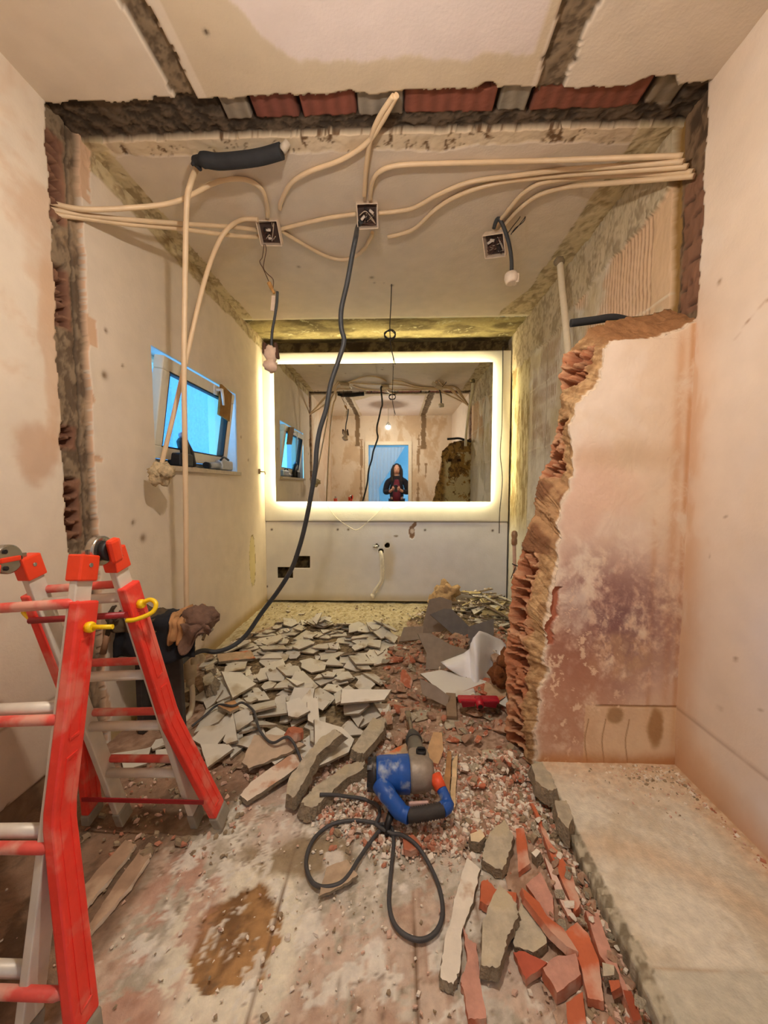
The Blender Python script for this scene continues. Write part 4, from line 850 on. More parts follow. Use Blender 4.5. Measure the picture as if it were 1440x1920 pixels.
# ------------------------------------------------------------------ folding ladder
def ladder():
    red = mat('red_ladder_paint', (236, 62, 48), .42, var=.08, scale=22, bump=.12, dust=(236, 118, 100), dustamt=.25); alu = mat('ladder_aluminium', (220, 210, 194), .45, .15, var=.12, scale=14, bump=.08)
    cap = mat('orange_red_plastic', (236, 66, 30), .4, var=.05, bump=.03); yel = mat('yellow_plastic', (246, 206, 20), .4, var=.03, bump=.02)
    dred = mat('dusty_red_rung', (222, 84, 72), .45, var=.14, scale=25, dust=(222, 156, 136), dustamt=.45); blk = mat('black_plastic', (26, 24, 24), .5); steel = mat('hinge_steel', (178, 172, 160), .25, .9, var=.08)
    T = thing('folding_ladder', 'red and aluminium telescopic folding ladder standing at the left', 'ladder', (-.86, 1.0, 0))
    H = 1.015
    # rail lines: (top point, foot point, foot x after the flare)
    rails = {'FR': (Vector((-.792, .945, 1.025)), Vector((-.775, .705, 0)), -.640), 'BR': (Vector((-.806, 1.06, 1.025)), Vector((-.700, 1.275, 0)), -.605),
             'FL': (Vector((-1.060, .945, 1.00)), Vector((-1.045, .705, 0)), -1.20), 'BL': (Vector((-1.062, 1.06, 1.00)), Vector((-.965, 1.275, 0)), -1.085)}
    def rect(mb, path, wx, d, ax=Vector((1, 0, 0))):
        n = len(path); vs = []
        for i, p in enumerate(path):
            t = (path[min(i+1, n-1)]-path[max(i-1, 0)]).normalized(); b = t.cross(ax).normalized(); a = ax
            for (u, v_) in ((-1, -1), (1, -1), (1, 1), (-1, 1)): vs.append(p + a*u*wx/2 + b*v_*d/2)
        fs = [(i*4+j, i*4+(j+1) % 4, (i+1)*4+(j+1) % 4, (i+1)*4+j) for i in range(n-1) for j in range(4)] + [(3, 2, 1, 0), tuple(range((n-1)*4, n*4))]
        mb.add(vs, fs)
    L = lambda a, b, t: a.lerp(b, t)
    W = {}
    for k, (a, b, fx) in rails.items():
        right = k[1] == 'R'; sg = 1 if right else -1
        # inner aluminium rail, full length
        lft = Vector((0, 0, .012)); mb = MB(); rect(mb, [a, L(a, b, .93)], .020, .052); ir = mb.build('inner_rail', alu, T, bevel=.003)
        e = L(a, b, .93); mb = MB(); rect(mb, [e, L(a, b, .985)], .026, .056); mb.build('rail_foot', mat('grey_foot', (150, 142, 126), .6), ir, bevel=.004)
        # outer red rail sleeve: straight, then flared out
        def outer(t, a=a, b=b, fx=fx, sg=sg):
            p = L(a, b, t) + Vector((sg*.014, 0, 0)); s_ = max(0, t-.56)/.44; p.x += (fx - (b.x + sg*.014))*s_; return p
        W[k] = outer
        path = [outer(t) for t in (.105, .2, .35, .5, .54, .575, .62, .75, .93)]
        mb = MB(); rect(mb, path, .027, .066); o = mb.build('outer_rail', red, T, bevel=.005)
        # raised ribs on the outward-facing side face
        mb = MB(); t_ = (path[-1]-path[0]).normalized(); b_ = t_.cross(Vector((1, 0, 0))).normalized()
        inx = 1 if right else 1
        for (t0, t1) in ((.19, .40), (.44, .90)):
            for off in (-.014, .014):
                ts = [t0 + (t1-t0)*i/8 for i in range(9)]; rect(mb, [outer(t) + Vector((inx*.0135, 0, 0)) + b_*off for t in ts], .004, .005)
            for t in (t0, t1): c = outer(t) + Vector((inx*.0135, 0, 0)); mb.box(c, (.004, .030, .006))
        mb.build('stiffening_rib', red, o)
        f = outer(.93); fe = outer(.975); mb = MB(); rect(mb, [f, fe], .032, .070); mb.build('rubber_foot', mat('grey_foot', (150, 142, 126), .6), o, bevel=.005)
        # cap
        ta = (b-a).normalized(); mb = MB(); rect(mb, [a - ta*.004, a + ta*.062], .038, .060); cp = mb.build('rail_cap', cap, T, bevel=.004)
        mb = MB(); mb.cyl(a + ta*.022 + Vector((.018, 0, 0)), a + ta*.022 + Vector((.0215, 0, 0)), .0055); mb.build('rivet', steel, cp)
        # yellow lock pin
        p = outer(.165) + Vector((sg*.014, 0, 0)); mb = MB(); mb.lathe(p, (sg, 0, 0), [(0, .013), (.010, .014), (.016, .011)], 14)
        if k == 'BR': mb.tube(spline([p + Vector((.012, 0, .004)), p + Vector((.034, .004, .012)), p + Vector((.052, 0, .0)), p + Vector((.046, -.010, -.022)), p + Vector((.012, -.03, -.036)), p + Vector((-.014, -.036, -.038))], 6), .0065, 8)
        elif k == 'FR': mb.tube([p + Vector((.012, 0, 0)), p + Vector((.062, .004, 0))], .0060, 8)
        else: mb.tube(spline([p + Vector((-.012, 0, .004)), p + Vector((-.03, 0, .008)), p + Vector((-.04, 0, -.008)), p + Vector((-.01, -.01, -.026))], 6), .0060, 8)
        mb.build('lock_pin', yel, T)
    # rungs
    for s_, A, B in (('F', 'FL', 'FR'), ('B', 'BL', 'BR')):
        a0, b0 = rails[A][0], rails[A][1]; a1, b1_ = rails[B][0], rails[B][1]
        fwd = Vector((0, -1 if s_ == 'F' else 1, 0))
        for i, t in enumerate((.115, .365, .615, .87) if s_ == 'F' else (.12, .375, .56, .75)):
            o1, o2 = W[A](t), W[B](t)
            dz = Vector((0, 0, .012)) + fwd*.022
            if s_ == 'B': dz = Vector((0, 0, .014)) + fwd*.020
            mb = MB(); rr = .0125
            p = [o1 + dz*.6, o1.lerp(o2, .06) + dz, o1.lerp(o2, .94) + dz, o2 + dz*.6] 
            mb.tube(p, [rr*.55, rr, rr, rr*.55], 10); mb.build('outer_rung', dred, T)
            t2 = t - .022 if s_ == 'F' else t + .022
            if i == 0 and s_ == 'F': continue
            q1 = L(a0, b0, t2); q2 = L(a1, b1_, t2); mb = MB(); mb.tube([q1 - fwd*.004, q2 - fwd*.004], .0150, 12); mb.build('inner_rung', alu, T)
    # brace bar between the rear locks, low strap
    p1 = W['BL'](.185) + Vector((0, -.042, 0)); p2 = W['BR'](.185) + Vector((.0, -.042, 0))
    mb = MB(); mb.tube([p1, p2], .0095, 10); mb.build('lock_bar', mat('dark_red_bar', (150, 32, 36), .45), T)
    p1 = W['BL'](.86) + Vector((0, -.036, 0)); p2 = W['BR'](.86) + Vector((0, -.036, 0)); mb = MB(); mb.box((p1+p2)/2, ((p2-p1).length, .004, .014)); mb.build('bottom_strap', mat('dark_red_bar', (150, 32, 36), .45), T)
    # hinges
    for sx, out in ((-.797, 1), (-1.060, 1)):
        C = Vector((sx, 1.002, 1.030 if sx > -.9 else 1.005)); hg = MB()
        hg.lathe(C - Vector((.012, 0, 0)), (1, 0, 0), [(0, .036), (.003, .040), (.021, .040), (.024, .036)], 30); h_ = hg.build('hinge', steel, T)
        mb = MB(); mb.box(C + Vector((0, -.035, -.008)), (.010, .04, .035)); mb.build('hinge_plate', steel, h_)
        mb = MB(); mb.box(C + Vector((0, .035, -.008)), (.010, .04, .035)); mb.build('hinge_plate', steel, h_)
        if sx > -.9:
            mb = MB(); K = C + Vector((.014, 0, 0)); mb.lathe(K, (1, 0, 0), [(0, .026), (.012, .028), (.016, .024)], 20); mb.build('hub', blk, h_)
            mb = MB(); mb.box(K + Vector((.024, .004, .0)), (.022, .036, .070), rot=(R(14), 0, 0), bev=.010); mb.box(K + Vector((.022, .012, .012)), (.016, .028, .040), rot=(R(14), 0, 0), bev=.006); mb.build('hinge_knob', cap, h_)
        else:
            mb = MB(); mb.box(C + Vector((.014, -.0, .0)), (.008, .055, .014), bev=.003); mb.build('release_lever', cap, h_)
            for an in (0, 2.1, 4.2):
                mb = MB(); p = C + Vector((.0125, .026*math.cos(an), .026*math.sin(an))); mb.cyl(p, p + Vector((.003, 0, 0)), .006); mb.build('hinge_hole', blk, h_)
ladder()

# ------------------------------------------------------------------ small work stand behind the ladder, with rags and a wrench
def stand():
    T = thing('work_stand', 'low dark work stand behind the ladder, against the left wall', 'work stand', (-1.12, 1.72, 0))
    dk = mat('dark_board', (58, 50, 46), .7, var=.2)
    mb = MB(); mb.box((-1.115, 1.80, .55), (.40, .22, .035), bev=.006); mb.build('top', mat('worn_board', (120, 96, 66), .7, var=.25), T)
    mb = MB(); mb.box((-1.055, 1.735, .27), (.095, .03, .54), rot=(R(2), 0, 0), bev=.004); mb.build('leg', dk, T)
    mb = MB(); mb.box((-1.24, 1.84, .27), (.03, .16, .54), bev=.004); mb.build('leg', dk, T)
    # dark cloth sagging over it
    def cloth(name, x0, x1, yv, ztop, drop, m, label, cat, seed, thick=.012, bulge=.05):
        n, k = 34, 26; vs = []
        for i in range(n):
            for j in range(k):
                u = i/(n-1); v_ = j/(k-1); x = x0 + (x1-x0)*u + .008*math.sin(v_*9+seed)
                s_ = v_*(.16 + drop); f = float(fbm(u*5+seed, v_*4, 0, 3, seed))-.5
                if s_ < .16: y = yv + .16 - s_; z = ztop + .010*math.sin(u*6+seed) + f*.035
                else: y = yv - .010 - f*bulge - .012*math.sin(u*17+seed); z = ztop - (s_-.16)*(1+.10*math.sin(u*8+seed)) + f*.012
                vs.append((x, y, z))
        fs = [(i*k+j, (i+1)*k+j, (i+1)*k+j+1, i*k+j+1) for i in range(n-1) for j in range(k-1)]
        mb = MB(); mb.add(vs, fs, sm=True); o = single(mb, name, m, label, cat); sd = o.modifiers.new('s', 'SOLIDIFY'); sd.thickness = thick; return o
    cloth('dark_cloth', -1.29, -.905, 1.695, .585, .17, mat('navy_fabric', (26, 27, 34), .95, var=.35, scale=16), 'dark navy cloth draped over the work stand behind the ladder', 'cloth', 3)
    cloth('canvas_rag', -1.32, -1.10, 1.675, .602, .055, mat('olive_fabric', (92, 76, 56), .95, var=.2), 'olive brown rag lying over the left end of the dark cloth', 'rag', 5, bulge=.03)
    cloth('tan_rag', -1.02, -.945, 1.675, .602, .10, mat('tan_fabric', (186, 138, 92), .95, var=.15), 'small tan rag hanging on the work stand, right of the wrench', 'rag', 8, bulge=.03)
    # brown glove or rag on the right end
    mb = MB(); n, k = 22, 18; cx, cy, cz = -.895, 1.70, .60
    mb.sphere((cx, cy, cz), (.075, .06, .062), 34, 22, noise=.42, seed=9); o = single(mb, 'brown_rag', mat('brown_fabric', (116, 88, 72), .95, var=.15, scale=60, bump=.4), 'crumpled brown rag perched at the right end of the work stand', 'rag')
    v0 = mb
    mb = MB(); vs = []
    for i in range(n):
        for j in range(k):
            u = i/(n-1); v_ = j/(k-1); x = cx - .06 + .135*u + .012*math.sin(v_*5); z = cz - .005 - v_*(.085 + .05*math.sin(u*5.2+.4)); y = cy - .062 + .012*math.sin(u*11+v_*3) - .008*math.sin(v_*7); vs.append((x, y, z))
    mb.add(vs, [(i*k+j, (i+1)*k+j, (i+1)*k+j+1, i*k+j+1) for i in range(n-1) for j in range(k-1)], sm=True)
    fl = mb.build('hanging_fold', mat('brown_fabric', (116, 88, 72), .95), o); fl.modifiers.new('s', 'SOLIDIFY').thickness = .005
    # adjustable wrench standing in the cloth
    W = thing('pipe_wrench', 'old dark pipe wrench standing upright before the cloth', 'wrench', (-1.19, 1.64, .45)); q = lambda a, b: ony(a, b, 1.645)
    dm = mat('wrench_steel', (92, 80, 68), .5, .5, var=.2)
    mb = MB(); mb.tube([q(193, 1225), q(201, 1190)], [.014, .011], 8); mb.build('handle', mat('wrench_grip', (150, 112, 84), .6), W)
    mb = MB(); mb.tube([q(201, 1192), q(208, 1165), q(212, 1155)], [.010, .012, .014], 8); mb.build('shank', dm, W)
    mb = MB(); mb.tube(spline([q(210, 1160), q(208, 1150), q(212, 1140), q(218, 1136)], 4), [.012]*6+[.009]*4+[.005]*3, 8); mb.build('jaw', dm, W)
    mb = MB(); mb.tube(spline([q(213, 1160), q(220, 1154), q(226, 1145)], 4), [.012]*5+[.005]*4, 8); mb.build('jaw', dm, W)
stand()

# ------------------------------------------------------------------ demolition hammer with its cable
def hammer():
    T = thing('demolition_hammer', 'blue and grey electric demolition hammer lying in the brick rubble', 'power tool', (.06, 1.38, .02), 0)
    blue = mat('blue_tool_body', (28, 84, 168), .4, var=.08, scale=40, dust=(150, 164, 186), dustamt=.12, bump=.05)
    gry = mat('grey_gearbox', (158, 146, 132), .5, .35, var=.15, scale=40); dk = mat('dark_rubber_grip', (62, 56, 52), .7, var=.2); org = mat('orange_accent', (232, 86, 44), .5)
    stl = mat('chisel_steel', (150, 136, 116), .4, .6, var=.15)
    mc = Vector((-.075, 1.375, .125))
    mb = MB(); mb.lathe(mc, (1, .05, .0), [(0, .050), (.006, .058), (.018, .062), (.06, .063), (.062, .061), (.066, .063), (.07, .061), (.074, .063), (.08, .061), (.084, .064), (.125, .065), (.130, .058)], 30); mot = mb.build('motor_housing', blue, T)
    mb = MB(); mb.lathe(mc + Vector((-.030, -.001, 0)), (1, .05, 0), [(0, .036), (.006, .048), (.02, .056), (.034, .060)], 30)
    for k in range(6): mb.box(mc + Vector((-.018, 0, 0)) + Vector((0, .046*math.cos(k*1.05), .046*math.sin(k*1.05))), (.02, .016, .016), rot=(k*1.05, 0, 0))
    mb.build('vented_end_cap', mat('black_tool_shell', (40, 38, 40), .5, var=.2, dust=(180, 170, 160), dustamt=.1), T)
    mb = MB(); mb.lathe(mc + Vector((.128, .007, 0)), (1, .05, 0), [(0, .060), (.01, .063), (.05, .062), (.075, .054), (.09, .040)], 28)
    mb.box(mc + Vector((.165, .03, .0)), (.085, .13, .105), bev=.022); mb.build('gear_housing', gry, T)
    bc = mc + Vector((.165, .085, .004)); tip = Vector((.062, 1.80, .10)); ax = (tip-bc).normalized()
    mb = MB(); mb.lathe(bc, ax, [(-.02, .040), (0, .040), (.01, .034), (.11, .031), (.112, .028)], 26); mb.build('barrel', mat('grey_barrel', (128, 122, 112), .5, .3, var=.12), T)
    mb = MB(); mb.lathe(bc, ax, [(.112, .034), (.118, .036), (.14, .033), (.175, .022), (.19, .014)], 24); mb.build('tool_chuck', mat('dark_chuck', (74, 70, 66), .55, .2), T)
    mb = MB(); p = lambda t: bc + ax*t; mb.tube([p(.185), p(.24), p(.30)], [.009, .009, .011], 8); q = p(.33); mb.box(q, (.026, .075, .012), rot=(0, 0, math.atan2(-ax.x, ax.y)), bev=.003); mb.build('chisel', stl, T)
    mb = MB(); c = mc + Vector((.175, .05, .052)); mb.lathe(c, (0, 0, 1), [(0, .020), (.012, .020), (.014, .017)], 18); mb.box(c + Vector((0, 0, .018)), (.030, .010, .010), bev=.003); mb.build('mode_dial', mat('black_plastic', (26, 24, 24), .5), T)
    # D-shaped handle: blue arm, ribbed grip, blue arm with orange top
    h0 = mc + Vector((.020, -.045, .0)); h1 = Vector((.018, 1.255, .075)); h2 = Vector((.172, 1.272, .082)); h3 = mc + Vector((.222, -.015, .01))
    mb = MB(); mb.tube(spline([h0, h0.lerp(h1, .5) + Vector((-.006, 0, .012)), h1 + Vector((.0, .01, .004)), h1 + Vector((.03, -.004, 0))], 6), [.032]*7 + [.029]*6 + [.026]*6, 16); mb.build('handle_arm', blue, T)
    mb = MB(); P = spline([h1 + Vector((.025, -.003, 0)), h1.lerp(h2, .5) + Vector((0, -.008, .002)), h2 + Vector((-.005, 0, 0))], 16); mb.tube(P, [.0225 + (.0026 if i % 2 else -.0014) for i in range(len(P))], 16); mb.build('ribbed_grip', dk, T)
    mb = MB(); mb.tube(spline([h2 + Vector((-.01, 0, 0)), h2 + Vector((.012, .02, .006)), h2.lerp(h3, .6) + Vector((.008, 0, .004))], 6), [.024]*7 + [.019]*6, 14); arm = mb.build('handle_arm', blue, T)
    mb = MB(); mb.tube([h2.lerp(h3, .55) + Vector((.008, 0, .004)), h3], [.021, .024], 14); mb.build('orange_joint', org, arm)
    mb = MB(); mb.box(h1.lerp(h2, .42) + Vector((0, .022, .012)), (.07, .012, .018), rot=(0, 0, .1), bev=.004); mb.build('switch_lever', mat('pink_dusty', (206, 170, 160), .5), T)
    mb = MB(); p = h1.lerp(h2, .34) + Vector((0, -.022, -.0)); mb.sphere(p, .0055, 10, 7); mb.build('status_light', emat('green_status_light', (0.0, .85, .45), 1.2), T)
    mb = MB(); c0 = h1 + Vector((-.03, .02, -.01)); mb.tube([c0, c0 + Vector((-.015, -.02, -.03)), c0 + Vector((-.016, -.04, -.05))], [.014, .011, .008], 10); mb.build('cable_boot', mat('black_plastic', (26, 24, 24), .5), T)
hammer()
fl = lambda a, b, z=.008: onz(a, b, z)
cab = mat('grey_rubber_cable', (72, 70, 70), .55, var=.12)
P = [fl(722, 1545, .03), fl(700, 1547), fl(660, 1542), fl(620, 1549), fl(588, 1575), fl(574, 1615), fl(583, 1652), fl(605, 1668), fl(635, 1664), fl(655, 1645), fl(672, 1615), fl(692, 1585), fl(712, 1562), fl(732, 1550, .018), fl(738, 1575, .014), fl(736, 1610), fl(731, 1660), fl(730, 1700), fl(740, 1735), fl(765, 1758), fl(795, 1763), fl(820, 1745), fl(830, 1712), fl(824, 1668), fl(808, 1630), fl(785, 1600), fl(752, 1572, .016), fl(725, 1558, .026), fl(706, 1545, .024), fl(712, 1525, .03), fl(705, 1508, .03), fl(680, 1502), fl(640, 1505), fl(600, 1513)]
TOOLCABLE = P
#conduit(P, 'dark grey tool cable lying in two loose loops on the dusty floor', .0062, name='tool_cable', cat='cable', mat_=cab, n=10)

# ------------------------------------------------------------------ person with phone in the doorway, plastic sheet
def person():
    T = thing('person', 'person in dark hoodie and maroon shirt holding a phone, reflected in the mirror', 'person', (0.02, -.40, 0))
    def skin(name, V, E, Rr, m, parent, sub=2, root=0):
        me = bpy.data.meshes.new(name); me.from_pydata(V, E, []); o = bpy.data.objects.new(name, me); COL.objects.link(o); o.parent = parent
        me.transform(world_of(parent).inverted()); me.materials.append(m)
        md = o.modifiers.new('skin', 'SKIN'); md.use_smooth_shade = True
        for i, r_ in enumerate(Rr): me.skin_vertices[0].data[i].radius = (r_, r_) if not isinstance(r_, tuple) else r_
        me.skin_vertices[0].data[root].use_root = True
        s_ = o.modifiers.new('sub', 'SUBSURF'); s_.levels = sub; s_.render_levels = sub; return o
    x, y = .02, -.42
    sk = mat('skin', (214, 160, 134), .6, var=.04, bump=.02); hoodie = mat('dark_hoodie', (34, 32, 40), .95, var=.2); shirt = mat('maroon_shirt', (112, 34, 50), .9, var=.1); jeans = mat('dark_jeans', (42, 48, 66), .9, var=.1); hair = mat('dark_hair', (40, 28, 24), .7, var=.2)
    V = [(x, y, .93), (x, y, 1.08), (x, y, 1.22), (x, y, 1.34), (x, y, 1.41), (x, y+.01, 1.46), (x, y+.03, 1.53), (x, y+.03, 1.61),
         (x+.10, y, 1.35), (x+.19, y, 1.32), (x+.245, y+.02, 1.09), (x+.10, y+.26, 1.125), (x+.055, y+.32, 1.165),
         (x-.10, y, 1.35), (x-.19, y, 1.32), (x-.245, y+.02, 1.09), (x-.13, y+.26, 1.12), (x-.085, y+.32, 1.165),
         (x+.09, y, .88), (x+.10, y+.015, .48), (x+.10, y, .09), (x+.10, y+.11, .04),
         (x-.09, y, .88), (x-.10, y+.015, .48), (x-.10, y, .09), (x-.10, y+.11, .04)]
    E = [(0,1),(1,2),(2,3),(3,4),(4,5),(5,6),(6,7),(3,8),(8,9),(9,10),(10,11),(11,12),(3,13),(13,14),(14,15),(15,16),(16,17),(0,18),(18,19),(19,20),(20,21),(0,22),(22,23),(23,24),(24,25)]
    Rr = [(.15,.10),(.13,.09),(.15,.10),(.15,.10),(.09,.07),(.05,.05),(.075,.085),(.07,.085),.07,.055,.045,.032,.025,.07,.055,.045,.032,.025,.085,.055,.04,.035,.085,.055,.04,.035]
    body = skin('body', V, E, Rr, sk, T)
    k = 1.18
    V2 = V[:6] + V[8:12] + V[13:17]; E2 = [(0,1),(1,2),(2,3),(3,4),(4,5),(3,6),(6,7),(7,8),(8,9),(3,10),(10,11),(11,12),(12,13)]
    R2 = [(.175,.125),(.155,.115),(.17,.12),(.17,.12),(.12,.10),(.085,.085),.092,.078,.066,.048,.092,.078,.066,.048]
    skin('hoodie', V2, E2, R2, hoodie, T)
    mb = MB(); mb.tube([(x, y+.085, .90), (x, y+.10, 1.05), (x, y+.10, 1.2), (x, y+.07, 1.36)], [.085, .085, .08, .05], 14); mb.build('shirt_front', shirt, T)
    skin('trousers', [V[0], V[18], V[19], V[20], V[22], V[23], V[24]], [(0,1),(1,2),(2,3),(0,4),(4,5),(5,6)], [(.165,.115),.10,.07,.055,.10,.07,.055], jeans, T)
    # head shape, face, hair
    hc = Vector((x, y+.035, 1.575)); mb = MB(); mb.sphere(hc, (.074, .092, .112), 22, 16); mb.sphere(hc + Vector((0, .092, -.012)), (.012, .018, .02), 8, 6)
    for sx in (-1, 1): mb.sphere(hc + Vector((sx*.076, .0, -.01)), (.01, .02, .03), 8, 6)
    hd = mb.build('head', sk, T)
    for sx in (-1, 1): mb = MB(); mb.sphere(hc + Vector((sx*.03, .083, .012)), (.012, .006, .007), 8, 6); mb.build('eye', mat('eye_dark', (40, 30, 28), .4), hd)
    mb = MB(); mb.sphere(hc + Vector((0, .086, -.055)), (.024, .008, .008), 10, 6); mb.build('mouth', mat('lips', (168, 88, 84), .5), hd)
    mb = MB(); mb.sphere(hc + Vector((0, -.022, .022)), (.088, .09, .112), 20, 14)
    for sx in (-1, 1): mb.tube(spline([hc + Vector((sx*.05, .03, .09)), hc + Vector((sx*.085, .03, 0)), hc + Vector((sx*.095, .03, -.13)), hc + Vector((sx*.09, .045, -.27))], 5), [.03]*5 + [.038]*5 + [.034]*5 + [.016], 10)
    mb.build('hair', hair, T)
    mb = MB(); mb.tube(spline([hc + Vector((-.11, -.02, -.19)), hc + Vector((-.06, -.10, -.15)), hc + Vector((.06, -.10, -.15)), hc + Vector((.11, -.02, -.19))], 6), .045, 10); mb.build('hood', hoodie, T)
    # hands round the phone
    for sx in (-1, 1):
        hx = x + (.055 if sx > 0 else -.085); base = Vector((hx, y+.32, 1.165)); V = [base, base + Vector((-sx*.015, .03, .02)), base + Vector((-sx*.02, .045, .035))]; E = [(0, 1), (1, 2)]; RR = [(.024, .016), (.028, .013), (.026, .012)]
        for f in range(4):
            i = len(V); o_ = Vector((-sx*.022, .05, .030 - f*.016)); V += [base + o_, base + o_ + Vector((-sx*(.018), .020, .004)), base + o_ + Vector((-sx*(.036 - f*.003), .010, .006))]; E += [(2, i), (i, i+1), (i+1, i+2)]; RR += [.0085, .008, .007]
        i = len(V); V += [base + Vector((-sx*.008, .02, .045)), base + Vector((-sx*.012, .03, .068))]; E += [(1, i), (i, i+1)]; RR += [.0095, .008]
        skin('hand', [tuple(v) for v in V], E, RR, sk, T, 1)
    ph = thing('mobile_phone', 'phone held up in both hands by the person in the mirror', 'phone', (0, -.030, 1.155))
    mb = MB(); mb.box((0, -.032, 1.18), (.072, .009, .145), bev=.004); mb.build('phone_body', mat('phone_dark', (40, 40, 46), .3), ph)
    mb = MB(); 
    for dz in (0, .024): mb.cyl((0.01, -.028, 1.235-dz), (0.01, -.022, 1.235-dz), .009)
    mb.build('camera_lens', mat('lens_glass', (20, 22, 28), .1), ph)
person()
def sheet_curtain():
    n, k = 46, 60; P = np.zeros((n, k, 3)); 
    for i in range(n):
        for j in range(k):
            u = i/(n-1); v_ = j/(k-1); z = DH - .03 - v_*(DH-.08)
            # right edge of the sheet sweeps down to a tied bunch on the left
            tie = 1.18; 
            if z > tie: s_ = (DH-z)/(DH-tie); xr = DX1 - .05 - s_*(DX1 - .05 + .36); xl = DX0 + .02
            else: s_ = (tie-z)/tie; xr = -.36 + .07*math.sin(s_*1.5); xl = DX0 + .02
            w_ = xr - xl; P[i, j] = (xl + w_*u, YF - .09 + .016*math.sin(u*w_*90 + v_*6)*(.3+s_) + .05*(v_ > 0)*math.sin(v_*3 + u*4)*.4, z)
    c = np.full(P.shape, 235.0); m = bpy.data.materials.new('clear_plastic_film'); m.use_nodes = True; nt = m.node_tree; b = nt.nodes['Principled BSDF']; b.inputs['Base Color'].default_value = (.86, .88, .9, 1); b.inputs['Roughness'].default_value = .25
    tr = nt.nodes.new('ShaderNodeBsdfTransparent'); tl = nt.nodes.new('ShaderNodeBsdfTranslucent'); tl.inputs[0].default_value = (.9, .93, .96, 1); m1 = nt.nodes.new('ShaderNodeMixShader'); m1.inputs[0].default_value = .45
    m2 = nt.nodes.new('ShaderNodeMixShader'); m2.inputs[0].default_value = .5; nt.links.new(tl.outputs[0], m1.inputs[1]); nt.links.new(b.outputs[0], m1.inputs[2]); nt.links.new(tr.outputs[0], m2.inputs[1]); nt.links.new(m1.outputs[0], m2.inputs[2]); nt.links.new(m2.outputs[0], nt.nodes['Material Output'].inputs[0])
    o = sheet('plastic_sheet', P, c, m, kind=False); o.modifiers.new('s', 'SOLIDIFY').thickness = .001; recentre(o)
    tag(o, 'clear plastic sheet draped across the doorway beside the person, seen in the mirror', 'plastic sheet')
sheet_curtain()

# ------------------------------------------------------------------ debris: a height map keeps the pieces resting on one another
HS = .008; HX0, HY0 = XL, .45; HNX = int((XR-XL)/HS)+2; HNY = int((YB-HY0)/HS)+2
hx = HX0 + np.arange(HNX)*HS; hy = HY0 + np.arange(HNY)*HS; HXX, HYY = np.meshgrid(hx, hy, indexing='ij')
HM = np.zeros((HNX, HNY))
def inpoly(X, Y, P):
    r = np.zeros(X.shape, bool); n = len(P)
    for i in range(n):
        x1, y1 = P[i][0], P[i][1]; x2, y2 = P[(i+1) % n][0], P[(i+1) % n][1]
        if y1 == y2: continue
        c = ((Y >= y1) != (Y >= y2)) & (X < (x2-x1)*(Y-y1)/(y2-y1) + x1); r ^= c
    return r
def blur(a, n):
    k = np.ones(n)/n
    a = np.apply_along_axis(lambda m_: np.convolve(np.pad(m_, n//2, mode='edge'), k, 'valid')[:len(m_)], 0, a)
    return np.apply_along_axis(lambda m_: np.convolve(np.pad(m_, n//2, mode='edge'), k, 'valid')[:len(m_)], 1, a)
tile_zone = [onz(a, b, .03) for a, b in ((372, 1272), (405, 1232), (452, 1196), (520, 1172), (600, 1166), (690, 1180), (738, 1192), (740, 1215), (712, 1245), (712, 1290), (735, 1320), (728, 1360), (690, 1392), (640, 1412), (560, 1425), (470, 1425), (430, 1400), (400, 1350), (395, 1300))]
brick_zone = [onz(a, b, .04) for a, b in ((722, 1232), (752, 1200), (820, 1190), (940, 1180), (975, 1240), (985, 1330), (1000, 1440), (960, 1475), (880, 1470), (800, 1440), (720, 1410), (690, 1390), (730, 1345), (712, 1290))]
chip_zone = [onz(a, b, .01) for a, b in ((560, 1500), (640, 1430), (720, 1400), (900, 1440), (990, 1440), (1015, 1500), (1000, 1560), (900, 1600), (820, 1605), (700, 1590), (640, 1560), (590, 1540))]
back_zone = [onz(a, b, .03) for a, b in ((770, 1165), (795, 1142), (850, 1130), (940, 1130), (962, 1165), (955, 1200), (860, 1190))]
left_zone = [onz(a, b, .02) for a, b in ((330, 1290), (380, 1225), (420, 1235), (400, 1300), (410, 1360), (440, 1420), (330, 1400))]
def zone(P, amp, n): return blur(inpoly(HXX, HYY, P).astype(float), n)*amp
nz = fbm(HXX*5, HYY*5, 0, 5, 300)
base = zone(tile_zone, .035, 21) + zone(brick_zone, .03, 21) + zone(chip_zone, .006, 17) + zone(back_zone, .055, 13) + zone(left_zone, .02, 13)
base += .045*np.exp(-(((HXX-.52)/.25)**2 + ((HYY-2.55)/.45)**2)) + .03*np.exp(-(((HXX-.50)/.12)**2 + ((HYY-1.1)/.4)**2))*(HXX < .60)
base = base*(.55 + .9*nz)*np.clip((YB-.03-HYY)/.1, 0, 1)
base[base < .0015 + .007*fbm(HXX*22, HYY*22, 0, 5, 303)*(HYY < 2.0)] = 0
HM = np.maximum(HM, base)
HM[(HXX > .585) & (HYY < YS1)] = .5      # ledge and stub are out of bounds
